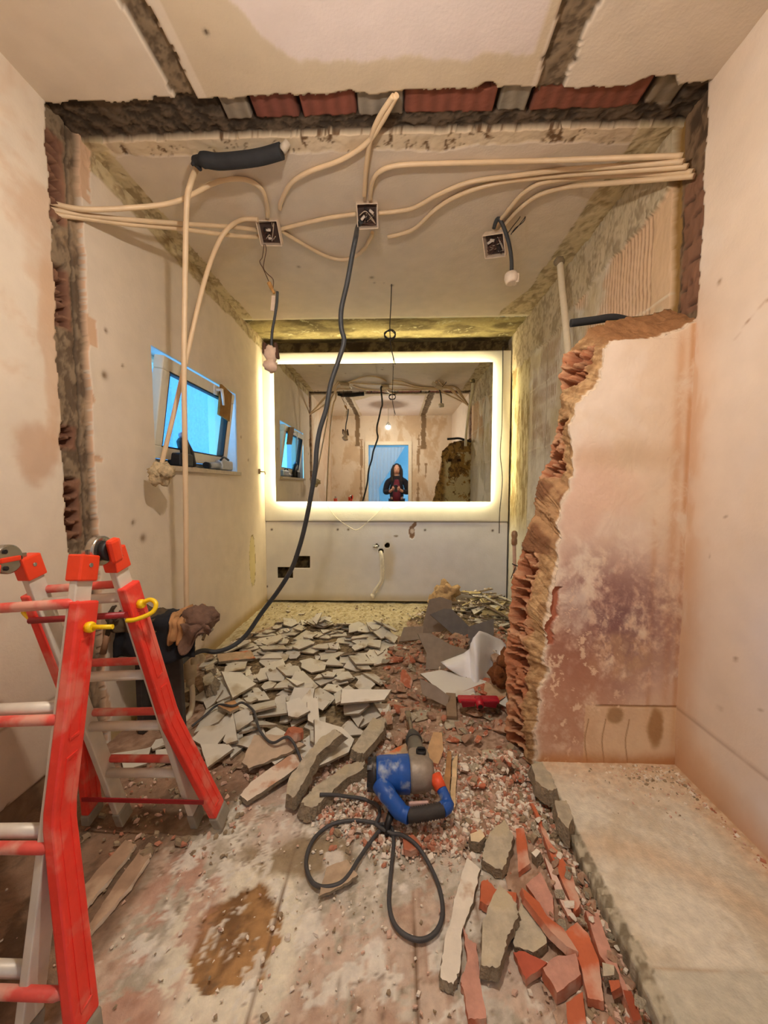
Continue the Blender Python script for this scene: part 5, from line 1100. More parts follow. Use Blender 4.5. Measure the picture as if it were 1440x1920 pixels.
# the crushed dust and grit the pieces lie in
def grit():
    st = 1; H = base[::st, ::st]; X = HXX[::st, ::st]; Y = HYY[::st, ::st]; r3 = fbm(X*60, Y*60, 0, 5, 301)
    tz = blur(inpoly(X, Y, tile_zone).astype(float), 15); bz = blur(inpoly(X, Y, back_zone).astype(float), 9)
    c = mix(np.broadcast_to(C3(198, 168, 144), X.shape + (3,)), C3(166, 134, 110), ss(.4, .6, r3)); c = mix(c, mix(np.broadcast_to(C3(172, 152, 118), c.shape), C3(120, 102, 78), ss(.4, .6, r3)), np.clip(tz+bz, 0, 1))
    Z = H + (r3-.5)*.008 - .002; hc = (H[:-1, :-1] > .0012) & ~((X[:-1, :-1] > .60) & (Y[:-1, :-1] < YS1))
    o = sheet('masonry_dust', np.stack([X, Y, Z], -1), c, rough_m, hc, kind=False); recentre(o)
    tag(o, 'crushed reddish brown masonry dust under the tile shards and brick rubble', 'rubble dust', kind='stuff')
grit()

def settle(poly, th, cx, cy, yaw, maxslope=.45, sink=0.0, update=True, pct=100):
    """rest a flat-bottomed piece on the height map; returns matrix"""
    ca, sa = math.cos(yaw), math.sin(yaw); P = [(cx + p[0]*ca - p[1]*sa, cy + p[0]*sa + p[1]*ca) for p in poly]
    xs = [p[0] for p in P]; ys = [p[1] for p in P]
    i0 = max(0, int((min(xs)-HX0)/HS)); i1 = min(HNX, int((max(xs)-HX0)/HS)+2); j0 = max(0, int((min(ys)-HY0)/HS)); j1 = min(HNY, int((max(ys)-HY0)/HS)+2)
    if i1 <= i0 or j1 <= j0: return None
    X = HXX[i0:i1, j0:j1]; Y = HYY[i0:i1, j0:j1]; m_ = inpoly(X, Y, P); h = HM[i0:i1, j0:j1]
    if m_.sum() < 3: m_ = np.ones_like(m_)
    if h[m_].max() > .45: return None
    A = np.stack([X[m_]-cx, Y[m_]-cy, np.ones(m_.sum())], 1); s_, *_ = np.linalg.lstsq(A, h[m_], rcond=None)
    sl = math.hypot(s_[0], s_[1]); k = min(1, maxslope/sl) if sl > 0 else 1; gx, gy = s_[0]*k, s_[1]*k
    r = h[m_] - (gx*(X[m_]-cx) + gy*(Y[m_]-cy)); z0 = np.percentile(r, pct) - sink
    if update: h[m_] = np.maximum(h[m_], z0 + gx*(X[m_]-cx) + gy*(Y[m_]-cy) + th)
    n = Vector((-gx, -gy, 1)).normalized(); q = Vector((0, 0, 1)).rotation_difference(n)
    return Matrix.Translation((cx, cy, z0)) @ q.to_matrix().to_4x4() @ Matrix.Rotation(yaw, 4, 'Z')
def hz(x, y): return float(HM[min(HNX-1, max(0, int((x-HX0)/HS))), min(HNY-1, max(0, int((y-HY0)/HS)))])

glaze = mat('pale_tile_glaze', (228, 222, 206), .4, var=.05, scale=14, bump=.03, rnd=.08, dust=(196, 180, 150), dustamt=.2)
biscuit = mat('tile_back_mortar', (150, 132, 108), .9, var=.18, scale=60, bump=.4, rnd=.10)
terra = mat('terracotta', (192, 112, 80), .85, var=.14, scale=24, bump=.25, rnd=.12, dust=(206, 164, 140), dustamt=.35)
terra_d = mat('dusty_terracotta', (188, 148, 122), .95, var=.18, scale=30, bump=.5, rnd=.2, dust=(190, 160, 134), dustamt=.5)
mort = mat('grey_mortar', (192, 180, 156), .95, var=.2, scale=28, bump=1.0, bscale=45, rnd=.12, dust=(196, 182, 152), dustamt=.3)
mort_s = mat('broken_mortar_side', (150, 134, 110), .95, var=.25, scale=50, bump=.9)
whp = mat('white_plaster', (236, 226, 208), .9, var=.06, scale=30, bump=.3, rnd=.05, dust=(206, 178, 150), dustamt=.15)
rr = random.Random(21)
def shard_poly(r_, kind):
    n = rr.choice((3, 4, 4, 5, 5, 6)); a0 = rr.uniform(0, 6.28); an = sorted(a0 + (i + rr.uniform(-.32, .32))*2*math.pi/n for i in range(n)); st = rr.uniform(.5, 1.0); 
    return [(r_*rr.uniform(.72, 1.1)*math.cos(a), r_*st*rr.uniform(.72, 1.1)*math.sin(a)) for a in an]
SH = []; NC = []
for k in range(34):
    p = shard_poly(1, k); NC.append(len(p)); mb = MB(); mb.prism([(a*.1, b*.1) for a, b in p], 0, .009, 0, 1, sub=2, jag=.0016, inset=.01, seed=k)
    o = mb.build('tile_shard', [glaze, biscuit]); SH.append(([(a*.1, b*.1) for a, b in p], o.data)); bpy.data.objects.remove(o)
def sample(P, n, sz, edge=0):
    xs = [p[0] for p in P]; ys = [p[1] for p in P]; out = []
    while len(out) < n:
        x, y = rr.uniform(min(xs), max(xs)), rr.uniform(min(ys), max(ys))
        if inpoly(np.array([x]), np.array([y]), P)[0]: out.append((x, y))
    return out
def put(me, poly, th, x, y, yaw, s_, name, label, cat, group, flip=False, **kw):
    pl_ = [(a*s_, b*s_) for a, b in poly]; M = settle(pl_, th, x, y, yaw, **kw)
    if M is None: return None
    o = bpy.data.objects.new(name, me); COL.objects.link(o)
    if flip: M = M @ Matrix.Translation((0, 0, th)) @ Matrix.Rotation(math.pi, 4, 'X')
    loc, q, _ = M.decompose(); o.location = loc; o.rotation_euler = q.to_euler(); o.scale = (s_, s_, 1); 
    return tag(o, label, cat, group)
NCOR = {3: 'three-cornered', 4: 'four-cornered', 5: 'five-cornered', 6: 'six-cornered'}
def tile_label(x, y, n, s_):
    row = 'far' if y > 2.72 else ('middle' if y > 2.15 else 'near'); f = (x + .95)/.95; colm = 'left' if f < .33 else ('centre' if f < .66 else 'right')
    sz_ = 'small' if s_ < .65 else ('medium' if s_ < .92 else 'large')
    return '%s %s pale tile shard in the %s %s part of the heap' % (sz_, NCOR[n], row, colm)
def brick_label(x, y, s_, mname):
    c_ = {'dusty_terracotta': 'dusty brown', 'grey_mortar': 'greyish', 'terracotta': 'reddish'}.get(mname, 'brown'); sz_ = 'small' if s_ < .25 else ('medium' if s_ < .42 else 'large')
    w_ = 'near the hammer chisel' if y < 1.95 and x < .25 else ('at the foot of the broken wall end' if y < 1.95 else ('along the edge of the tile heap' if x < .12 else ('before the grey slabs' if y > 2.35 else 'around the red broom head')))
    return '%s %s brick chunk in the rubble %s' % (sz_, c_, w_)
pts = sample(tile_zone, 262, 0); pts.sort(key=lambda p: -p[1] + rr.uniform(-.5, .5))
tl_label = 'flat pale beige tile shard among the many heaped on the floor before the mirror'
for i, (x, y) in enumerate(pts):
    p, me = SH[i % len(SH)]; near = y < 2.1
    s_ = rr.uniform(.42, .85) if rr.random() < .45 else rr.uniform(.75, 1.15)
    pf = [(a, -b) for a, b in p] if False else p
    put(me, pf, .009, x, y, rr.uniform(0, 6.28), s_, 'tile_shard', tile_label(x, y, NC[i % len(SH)], s_), 'tile shard', 'pale tile shards heaped before the mirror', flip=False, maxslope=.5, pct=96)
# stray shards round the heap
wd_ = iter(('at the foot of the far wall, rightmost', 'at the foot of the far wall, leftmost', 'just beyond the far edge of the heap', 'large one behind the ladder brace', 'second one behind the ladder brace', 'beside the right ladder leg', 'small one beside the right ladder leg', 'between the ladder legs', 'largest one in front of the white pipe', 'on the orange-stained shard', 'small one by the white waste pipe'))
for (a, b, s_) in ((566, 1150, .35), (540, 1145, .3), (630, 1178, .4), (240, 1412, 1.0), (255, 1425, .8), (320, 1415, .9), (352, 1410, .5), (300, 1398, .5), (395, 1395, 1.2), (470, 1330, .5), (340, 1330, .6)):
    w_ = onz(a, b, .01); p, me = SH[(a+b) % len(SH)]; put(me, p, .009, w_.x, w_.y, rr.uniform(0, 6.28), s_, 'tile_shard', 'stray pale tile shard ' + next(wd_), 'tile shard', 'stray shards beside the heap')

# brick chunks ----------------------------------------------------
def chunk(r_, flat, seed):
    g = random.Random(seed); bm = bmesh.new()
    for k in range(14):
        v = Vector((g.uniform(-1, 1), g.uniform(-.75, .75), g.uniform(0, 1)*flat)); 
        bm.verts.new((v.x*r_, v.y*r_, v.z*r_))
    bmesh.ops.convex_hull(bm, input=bm.verts[:]); geom = [v for v in bm.verts if not v.link_faces]; bmesh.ops.delete(bm, geom=geom, context='VERTS')
    zmin = min(v.co.z for v in bm.verts)
    for v in bm.verts: v.co.z -= zmin
    bmesh.ops.bevel(bm, geom=bm.edges[:], offset=r_*.05, segments=1, affect='EDGES'); return bm
CK = []
for k in range(30):
    fl_ = (.55, .9, 1.1, .4, .7)[k % 5]; bm = chunk(.1, fl_, 100+k); me = bpy.data.meshes.new('brick_chunk'); bm.to_mesh(me); bm.free(); me.materials.append((terra_d, terra_d, terra_d, mort, terra)[k % 5])
    z = max(v.co.z for v in me.vertices); CK.append(([(-.075, -.055), (.075, -.055), (.075, .055), (-.075, .055)], me, z))
def put_chunk(i, x, y, s_, name, label, cat, group, m_=None):
    p, me, z = CK[i % len(CK)]
    if m_ is not None:
        key = me.name + m_.name
        if key not in _m: me2 = me.copy(); me2.materials.clear(); me2.materials.append(m_); _m[key] = me2
        me = _m[key]
    pl_ = [(a*s_, b*s_) for a, b in p]; M = settle(pl_, z*s_*.8, x, y, rr.uniform(0, 6.28), maxslope=.6, pct=82)
    if M is None: return None
    o = bpy.data.objects.new(name, me); COL.objects.link(o); loc, q, _ = M.decompose(); o.location = loc; o.rotation_euler = q.to_euler(); o.scale = (s_, s_, s_); return tag(o, label, cat, group)
bl = 'small dusty brick chunk in the rubble heap between the tiles and the broken wall'
for i, (x, y) in enumerate(sorted(sample(brick_zone, 285, 0), key=lambda p: -p[1])):
    q_ = rr.randrange(30); s_ = rr.choice((.18, .22, .26, .30, .34, .40, .48, .6)); put_chunk(q_, x, y, s_, 'brick_chunk', brick_label(x, y, s_, CK[q_][1].materials[0].name), 'brick chunk', 'brick chunks in the rubble heap')
yellowish = mat('ochre_plaster_chunk', (206, 188, 138), .95, var=.2, scale=40, bump=.5, rnd=.15)
for i, (x, y) in enumerate(sample([onz(a, b, .03) for a, b in ((770, 1160), (800, 1138), (850, 1130), (850, 1160), (800, 1180))], 46, 0)):
    put_chunk(rr.randrange(30), x, y, rr.choice((.22, .3, .4)), 'plaster_chunk', 'pale plaster chunk in the small pile at the foot of the far wall', 'plaster chunk', 'plaster chunks at the far wall', yellowish)
# pale slivers piled in the far right corner
for i, (x, y) in enumerate(sample([onz(a, b, .04) for a, b in ((855, 1150), (880, 1132), (935, 1130), (960, 1160), (955, 1190), (900, 1175))], 70, 0)):
    L_ = rr.uniform(.05, .17); wd = rr.uniform(.012, .035); poly = [(-L_, -wd), (L_*.9, -wd*.7), (L_, wd*.4), (-L_*.8, wd)]
    mb = MB(); mb.prism(poly, 0, .009, 0, 1, sub=1, jag=.003, seed=i); M = settle(poly, .009, x, y, rr.uniform(-.9, .9), maxslope=.5)
    if M is None: continue
    o = mb.build('tile_sliver', [(glaze, yellowish)[i % 2], biscuit]); loc, q, _ = M.decompose(); o.location = loc; o.rotation_euler = q.to_euler()
    tag(o, '%s %s sliver in the splintered pile in the far right corner' % (('short', 'middling', 'long')[min(2, int((L_-.05)/.04))], ('white', 'ochre')[i % 2]), 'tile sliver', 'slivers in the far right corner')

# ------------------------------------------------------------------ uncountable chips
def chips():
    g = random.Random(77); mb = MB()
    mats = [mat('white_chip', (238, 226, 208), .9, var=.08), mat('pink_chip', (218, 182, 160), .9, var=.1), mat('terracotta_chip', (192, 128, 100), .9, var=.1), mat('grey_chip', (160, 140, 112), .9, var=.1)]
    def one(x, y, s_, mi, z=None):
        z = hz(x, y) if z is None else z
        if z > .45: return
        a0 = g.uniform(0, 6.28); n = g.choice((3, 4, 4, 5)); st = g.uniform(.4, 1); h = s_*g.uniform(.25, .8); v = []; ca, sa = math.cos(a0), math.sin(a0); tx, ty = g.uniform(-.4, .4), g.uniform(-.4, .4)
        for lvl, k in ((0, 1), (h, .75)):
            for i in range(n): th = 2*math.pi*i/n + g.uniform(-.3, .3); u, w_ = s_*k*math.cos(th), s_*k*st*math.sin(th); dx, dy = u*ca-w_*sa, u*sa+w_*ca; v.append((x+dx, y+dy, z+lvl+dx*tx+dy*ty))
        mb.add(v, [tuple(range(n))[::-1], tuple(range(n, 2*n))] + [(i, (i+1) % n, n+(i+1) % n, n+i) for i in range(n)], mi)
    cz = sample(chip_zone, 3600, 0)
    for x, y in cz: x += g.gauss(0, .022); y += g.gauss(0, .03); one(x, y, abs(g.gauss(0, .006))+.003, g.choices((0, 1, 2, 3), (5, 4, 2, 1.5))[0])
    for x, y in sample(brick_zone, 1000, 0): one(x, y, abs(g.gauss(0, .008))+.004, g.choices((0, 1, 2, 3), (1, 3, 5, 3))[0])
    for x, y in sample(tile_zone, 160, 0): one(x, y, abs(g.gauss(0, .005))+.003, g.choices((0, 3), (1, 2))[0])
    for x, y in sample(back_zone, 500, 0): one(x, y, abs(g.gauss(0, .01))+.004, g.choices((0, 3), (2, 1))[0])
    for k in range(500): one(g.uniform(-1.25, 1.0), g.uniform(3.0, 3.85), abs(g.gauss(0, .006))+.003, g.choice((0, 3, 3)))
    for k in range(900): one(g.gauss(-.1, .45), g.uniform(.7, 1.7), abs(g.gauss(0, .0035))+.0015, g.choice((0, 0, 1, 3)), 0.0)
    for k in range(500): one(g.uniform(-1.1, -.55), g.uniform(1.15, 1.9), abs(g.gauss(0, .007))+.002, g.choice((1, 2, 3, 3)), 0.0)
    for k in range(700): y = g.uniform(.75, 1.55); one(.57 - abs(g.gauss(0, .07)), y, abs(g.gauss(0, .006))+.003, g.choice((0, 1, 2, 3, 3)))
    o = mb.build('masonry_chips', mats); recentre(o); tag(o, 'countless small white, pink and brown masonry chips scattered over the floor', 'masonry chips', kind='stuff')
    mb2 = MB(); keep = mb; 
    mb.v, mb.f, mb.mi, mb.sm = [], [], [], []
    for k in range(420): x = XR - .03 - abs(g.gauss(0, .16)); y = YS0 - abs(g.gauss(0, .12)) - .01; (one(x, y, abs(g.gauss(0, .003))+.0012, g.choice((0, 0, 1, 3)), LEDZ) if x > .62 else None)
    for k in range(160): y = g.uniform(.8, 1.5); one(XR - .02 - abs(g.gauss(0, .02)), y, abs(g.gauss(0, .004))+.001, g.choice((0, 1, 2)), LEDZ)
    o = mb.build('masonry_grit', mats); recentre(o); tag(o, 'fine grit scattered on the ledge along the wall corner', 'masonry grit', kind='stuff')
chips()

# single, recognisable pieces ------------------------------------
def lay(name, px, th, mats, label, cat, z=.02, jag=.004, maxslope=.35, sub=5, group=None, seed=1, pct=97, inset=.03, bev=0):
    W = [onz(a, b, z) for a, b in px]; cx = sum(p.x for p in W)/len(W); cy = sum(p.y for p in W)/len(W); poly = [(p.x-cx, p.y-cy) for p in W]
    M = settle(poly, th, cx, cy, 0, maxslope=maxslope, pct=pct)
    if M is None: M = Matrix.Translation((cx, cy, z))
    ext = max(math.hypot(*p) for p in poly)*2; sub = sub if ext > .14 else (3 if ext > .09 else 1); jag = min(jag, ext*.022)
    mb = MB(); mb.prism(poly, 0, th, 0, 1, jag=jag, sub=sub, seed=seed, inset=inset); o = mb.build(name, mats, bevel=bev); loc, q, _ = M.decompose(); o.location = loc; o.rotation_euler = q.to_euler(); return tag(o, label, cat, group)
BS = [glaze, biscuit]; MS = [mort, mort_s]; TS = [terra, terra]; WS = [whp, mort_s]
lay('tile_shard', ((586, 1362), (640, 1365), (665, 1378), (655, 1398), (590, 1430)), .010, BS, 'large white triangular shard at the front of the tile heap', 'tile shard', z=.09, jag=.001)
lay('tile_shard', ((412, 1275), (450, 1268), (482, 1278), (436, 1308)), .010, BS, 'big pointed pale shard at the left side of the tile heap', 'tile shard', z=.09, jag=.001)
lay('tile_shard', ((472, 1306), (515, 1305), (520, 1335), (468, 1340)), .010, BS, 'broad four-sided pale shard in the middle of the heap', 'tile shard', z=.10, jag=.001)
lay('tile_shard', ((536, 1322), (562, 1316), (582, 1333), (558, 1342), (540, 1340)), .010, BS, 'small clean square-cut shard near the heap centre', 'tile shard', z=.11, jag=.001)
lay('tile_shard', ((625, 1305), (655, 1296), (676, 1322), (630, 1330)), .010, BS, 'house-shaped pale shard at the right of the tile heap', 'tile shard', z=.10, jag=.001)
lay('tile_shard', ((672, 1305), (732, 1297), (696, 1322), (680, 1322)), .010, BS, 'long pointed pale shard at the right edge of the heap', 'tile shard', z=.10, jag=.001)
lay('tile_shard', ((640, 1325), (735, 1324), (722, 1338), (638, 1344)), .010, BS, 'wide pale shard just above the upper mortar strip', 'tile shard', z=.09, jag=.001)
lay('tile_shard', ((408, 1335), (440, 1322), (450, 1340), (432, 1352)), .012, [mat('orange_stained_tile', (202, 152, 104), .8, var=.2), biscuit], 'orange-stained shard at the left front of the tile heap', 'tile shard', z=.07, jag=.001)
lay('tile_shard', ((418, 1390), (440, 1350), (447, 1392), (425, 1395)), .010, BS, 'narrow upright-looking pale shard left of the thin cable', 'tile shard', z=.06, jag=.001)
lay('tile_shard', ((452, 1438), (478, 1400), (540, 1402), (575, 1418), (520, 1435), (465, 1448)), .012, [mat('dusty_plaster_board', (204, 180, 152), .9, var=.1), biscuit], 'flat dusty plaster flake in front of the tile heap', 'plaster flake', z=.03)
lay('tile_shard', ((376, 1405), (430, 1408), (440, 1415), (388, 1440)), .010, BS, 'pale shard lying flat beside the right ladder leg', 'tile shard', z=.02, jag=.001)
lay('brick_chunk', ((532, 1390), (546, 1379), (568, 1378), (570, 1388), (556, 1400), (537, 1402)), .03, TS, 'single terracotta brick chunk lying on the pale tile shards', 'brick chunk', z=.08, jag=.003, inset=.2)
lay('plaster_strip', ((448, 1496), (470, 1474), (545, 1428), (568, 1428), (572, 1440), (490, 1490), (462, 1505)), .018, [mat('white_plaster_strip', (232, 214, 192), .85, var=.06, dust=(206, 158, 126), dustamt=.4), mort_s], 'long white plaster strip at the left front of the rubble', 'plaster strip', z=.02, jag=.002)
lay('mortar_strip', ((532, 1498), (540, 1470), (582, 1432), (610, 1410), (640, 1400), (655, 1410), (600, 1440), (572, 1480), (548, 1506)), .045, MS, 'thick grey mortar bar nearest the white plaster strip', 'mortar piece', z=.05, jag=.004, seed=5, inset=.12)
lay('mortar_strip', ((556, 1508), (580, 1478), (625, 1450), (650, 1430), (690, 1420), (690, 1436), (640, 1468), (600, 1505), (580, 1519)), .042, MS, 'ragged grey mortar bar pointing at the hammer, with broken edges', 'mortar piece', z=.05, jag=.006, seed=6, inset=.12)
lay('mortar_strip', ((655, 1400), (700, 1345), (726, 1352), (722, 1368), (682, 1408), (668, 1408)), .035, MS, 'grey mortar bar lying on the heap above the two others', 'mortar piece', z=.10, jag=.003, seed=7, inset=.10)
lay('mortar_slab', ((692, 1436), (700, 1420), (770, 1396), (782, 1400), (780, 1425), (712, 1450), (697, 1448)), .03, [mat('beige_slab', (196, 168, 134), .9, var=.15, dust=(222, 120, 70), dustamt=.18), mort_s], 'beige mortar slab with an orange streak behind the blue hammer', 'mortar piece', z=.06, seed=8)
lay('brick_fragment', ((800, 1402), (812, 1372), (828, 1372), (832, 1400), (822, 1424), (806, 1420)), .012, [mat('tan_biscuit', (206, 166, 122), .85, var=.1), terra], 'smooth tan rounded fragment right of the hammer chisel', 'brick fragment', z=.07, jag=.001)
lay('wood_strip', ((828, 1500), (838, 1420), (846, 1418), (843, 1505), (836, 1512)), .014, [mat('weathered_wood', (176, 130, 84), .8, var=.25), mort_s], 'narrow brown wooden strip right of the hammer, darker one', 'wood strip', z=.03, jag=.002)
lay('wood_strip', ((844, 1512), (848, 1430), (858, 1418), (854, 1505)), .014, [mat('pale_split_wood', (220, 190, 146), .8, var=.25), mort_s], 'narrow pale split strip beside the darker wooden strip', 'wood strip', z=.04, jag=.002)
lay('mortar_chunk', ((380, 1290), (402, 1282), (415, 1300), (408, 1322), (386, 1320)), .05, MS, 'rounded mortar clod left of the tile heap beside the white pipe', 'mortar piece', z=.03, jag=.004, inset=.3)
lay('mortar_chunk', ((340, 1288), (370, 1290), (376, 1310), (345, 1318)), .05, MS, 'grey clod half behind the thin white pipe near the ladder', 'mortar piece', z=.03, jag=.004, inset=.3)
lay('mortar_chunk', ((384, 1265), (405, 1262), (408, 1278), (388, 1280)), .03, MS, 'small flat mortar clod between the pipe and the tile heap', 'mortar piece', z=.03, jag=.004, inset=.2)
lay('mortar_strip', ((405, 1240), (470, 1228), (480, 1236), (410, 1248)), .02, [mat('beige_slab', (196, 168, 134), .9), mort_s], 'beige ribbed mortar strip at the upper left of the heap', 'mortar piece', z=.06, jag=.003)
lay('tile_shard', ((596, 1682), (612, 1625), (650, 1610), (672, 1640), (640, 1662)), .008, [mat('thin_mortar_flake', (186, 162, 134), .95, var=.2), mort_s], 'lone triangular mortar flake resting on the left cable loop', 'mortar flake', z=.02, jag=.002, pct=100).location.z += .012
lay('brick_chunk', ((755, 1575), (775, 1572), (792, 1592), (770, 1604), (757, 1600)), .02, TS, 'orange brick chunk beside the crossing of the cable loops', 'brick chunk', z=.01)
lay('plaster_chunk', ((878, 1570), (905, 1562), (915, 1578), (900, 1590), (880, 1586)), .035, [mat('cream_stone', (226, 206, 168), .8, var=.1), mort_s], 'rounded cream chunk left of the diamond-shaped mortar slab', 'plaster chunk', z=.02, inset=.25)
# splintered boards on the left
bd = [mat('splintered_board', (170, 140, 114), .9, var=.18, scale=20, dust=(196, 168, 140), dustamt=.3), mat('board_edge', (226, 206, 180), .9)]
lay('floor_board_piece', ((150, 1668), (236, 1574), (256, 1582), (245, 1600), (172, 1690), (150, 1708)), .012, bd, 'upper splintered board piece right of the near ladder leg', 'board piece', z=.01, jag=.003)
lay('floor_board_piece', ((160, 1738), (190, 1692), (262, 1590), (286, 1580), (280, 1604), (236, 1668), (170, 1745)), .014, bd, 'lower splintered board piece with a pale edge and a dark gap', 'board piece', z=.02, jag=.003, seed=4)
# near right corner
T2_ = mat('bright_terracotta', (198, 104, 66), .8, var=.10, scale=18, bump=.3, bscale=50, rnd=.08, dust=(212, 166, 142), dustamt=.4)
TB = [T2_, terra]; TP = [mat('pinkish_terracotta', (204, 150, 130), .9, var=.12, scale=40, bump=.3), terra]
lay('terracotta_shard', ((900, 1652), (913, 1647), (929, 1668), (973, 1678), (973, 1707), (939, 1689), (913, 1702), (897, 1692)), 0.020, TB, 'orange terracotta shard half under the big mortar slab', 'terracotta shard', seed=2, jag=.002, inset=.1)
lay('plaster_strip', ((878, 1599), (903, 1622), (890, 1677), (867, 1741), (862, 1823), (849, 1852), (823, 1837), (830, 1777), (849, 1695), (867, 1626)), 0.015, WS, 'long thick white plaster strip lying in the right foreground', 'plaster strip', jag=.003, seed=3, inset=.06)
lay('mortar_slab', ((905, 1597), (918, 1566), (947, 1544), (966, 1575), (956, 1615), (944, 1640), (929, 1636), (903, 1618)), 0.027, MS, 'diamond-shaped mortar slab with a reddish mark', 'mortar piece', jag=.003, inset=.08)
lay('terracotta_shard', ((868, 1731), (880, 1757), (894, 1765), (900, 1823), (913, 1908), (878, 1910), (870, 1860), (863, 1837), (876, 1797)), 0.015, TP, 'long splintery pinkish terracotta shard at the bottom beside the white strip', 'terracotta shard', jag=.002, seed=9)
lay('mortar_slab', ((979, 1699), (1008, 1726), (1024, 1757), (1029, 1779), (1002, 1792), (966, 1776), (962, 1745)), 0.022, MS, 'smaller mortar slab behind and right of the big pointed one', 'mortar piece', jag=.004, seed=12)
lay('mortar_slab', ((938, 1672), (973, 1713), (976, 1739), (960, 1765), (948, 1800), (934, 1839), (900, 1831), (902, 1744)), 0.029, MS, 'big pointed mortar slab lying flat in the right foreground', 'mortar piece', jag=.004, seed=13, inset=.08)
lay('brick_fragment', ((963, 1784), (985, 1785), (1029, 1810), (987, 1839), (976, 1813)), 0.019, [mat('red_brick_face', (190, 92, 66), .8, var=.15), terra], 'flat red brick fragment below the smaller mortar slab', 'brick fragment', jag=.002)
lay('brick_fragment', ((1016, 1823), (1039, 1805), (1084, 1802), (1095, 1845), (1045, 1876)), 0.027, TP, 'thick pink brick fragment with worn corners near the bottom edge', 'brick fragment', jag=.004, inset=.1, seed=14)
lay('terracotta_shard', ((968, 1560), (984, 1561), (996, 1628), (973, 1641)), 0.015, TB, 'straight orange terracotta bar beside the diamond-shaped slab', 'terracotta shard', jag=.001)
lay('terracotta_shard', ((992, 1512), (1000, 1516), (1022, 1566), (1034, 1600), (1024, 1596), (1008, 1550)), 0.015, TB, 'thin dark red sliver at the top of the terracotta row', 'terracotta shard', jag=.001)
lay('terracotta_shard', ((987, 1647), (1016, 1631), (1039, 1676), (1042, 1718), (1029, 1720), (1008, 1678)), 0.016, TP, 'broad pinkish shard crossing above the long orange one', 'terracotta shard', z=.05, jag=.001)
lay('terracotta_shard', ((1018, 1568), (1050, 1604), (1076, 1652), (1090, 1699), (1079, 1715), (1050, 1647), (1029, 1599)), 0.023, TB, 'long curved terracotta shard leaning along the ledge, upper one', 'terracotta shard', z=.05, jag=.001, seed=15)
lay('plaster_strip', ((1020, 1604), (1034, 1620), (1068, 1689), (1076, 1715), (1066, 1715), (1042, 1668)), 0.015, [mat('pinkish_white_plaster', (224, 192, 174), .9, var=.1), terra], 'narrow pinkish white strip between the long terracotta shards', 'plaster strip', z=.05, jag=.001)
lay('terracotta_shard', ((975, 1664), (1008, 1689), (1024, 1720), (1055, 1739), (1084, 1790), (1060, 1784), (1029, 1757), (1002, 1720), (979, 1689)), 0.018, TB, 'long orange terracotta shard pointing at the pink brick fragment', 'terracotta shard', z=.05, jag=.001, seed=16)
lay('terracotta_shard', ((1060, 1739), (1082, 1723), (1103, 1744), (1124, 1794), (1134, 1871), (1103, 1863), (1090, 1805)), 0.020, TB, 'widest orange terracotta shard in the bottom right row', 'terracotta shard', z=.05, jag=.001, seed=17)
lay('terracotta_shard', ((1095, 1703), (1119, 1707), (1137, 1757), (1163, 1823), (1200, 1889), (1204, 1915), (1190, 1905), (1171, 1866), (1145, 1818), (1121, 1784)), 0.023, TP, 'longest dusty terracotta shard lying right against the ledge', 'terracotta shard', z=.05, jag=.002, seed=18)
lay('terracotta_shard', ((1063, 1876), (1095, 1860), (1103, 1925), (1066, 1925)), 0.018, TB, 'orange terracotta shard cut by the bottom picture edge', 'terracotta shard', z=.03, jag=.001)
lay('terracotta_shard', ((1171, 1868), (1187, 1874), (1206, 1925), (1190, 1925)), 0.018, [mat('dark_terracotta', (156, 72, 42), .85), terra], 'dark terracotta shard at the very bottom beside the ledge', 'terracotta shard', z=.04, jag=.001)
lay('terracotta_shard', ((1145, 1856), (1166, 1861), (1168, 1874), (1150, 1878)), .02, TB, 'short orange terracotta chip below the grey mortar chunk', 'terracotta shard', z=.03)
lay('mortar_chunk', ((1132, 1816), (1161, 1831), (1161, 1852), (1134, 1847)), 0.024, MS, 'grey mortar chunk wedged between the terracotta shards by the ledge', 'mortar piece', z=.04, inset=.2)
lay('plaster_chunk', ((997, 1612), (1010, 1604), (1020, 1614), (1008, 1626)), .03, WS, 'small white plaster lump next to the straight orange bar', 'plaster chunk', z=.03, inset=.25)
lay('mortar_chunk', ((990, 1450), (1010, 1446), (1034, 1470), (1050, 1508), (1030, 1515), (1000, 1490)), .05, MS, 'rounded mortar block at the foot of the broken wall end', 'mortar piece', z=.05, inset=.2, jag=.004)
lay('mortar_chunk', ((1036, 1520), (1062, 1520), (1078, 1560), (1068, 1590), (1042, 1560)), .05, MS, 'crumbling mortar block along the ledge below the wall end', 'mortar piece', z=.05, inset=.2, jag=.005, seed=4)
# rows of small lumps beside the ledge
for i in range(70):
    y = rr.uniform(.72, 1.5); x = .575 - abs(rr.gauss(0, .06)); put_chunk(rr.randrange(30), x, y, rr.uniform(.08, .2), 'mortar_crumb', '%s crumb beside the %s of the ledge, %s it' % (('grey mortar', 'brown brick', 'white plaster')[i % 3], 'far third' if y > 1.24 else ('middle' if y > .98 else 'near third'), 'touching' if x > .54 else 'a hand from'), 'mortar crumb', 'mortar crumbs along the ledge', (mort, terra_d, whp)[i % 3])

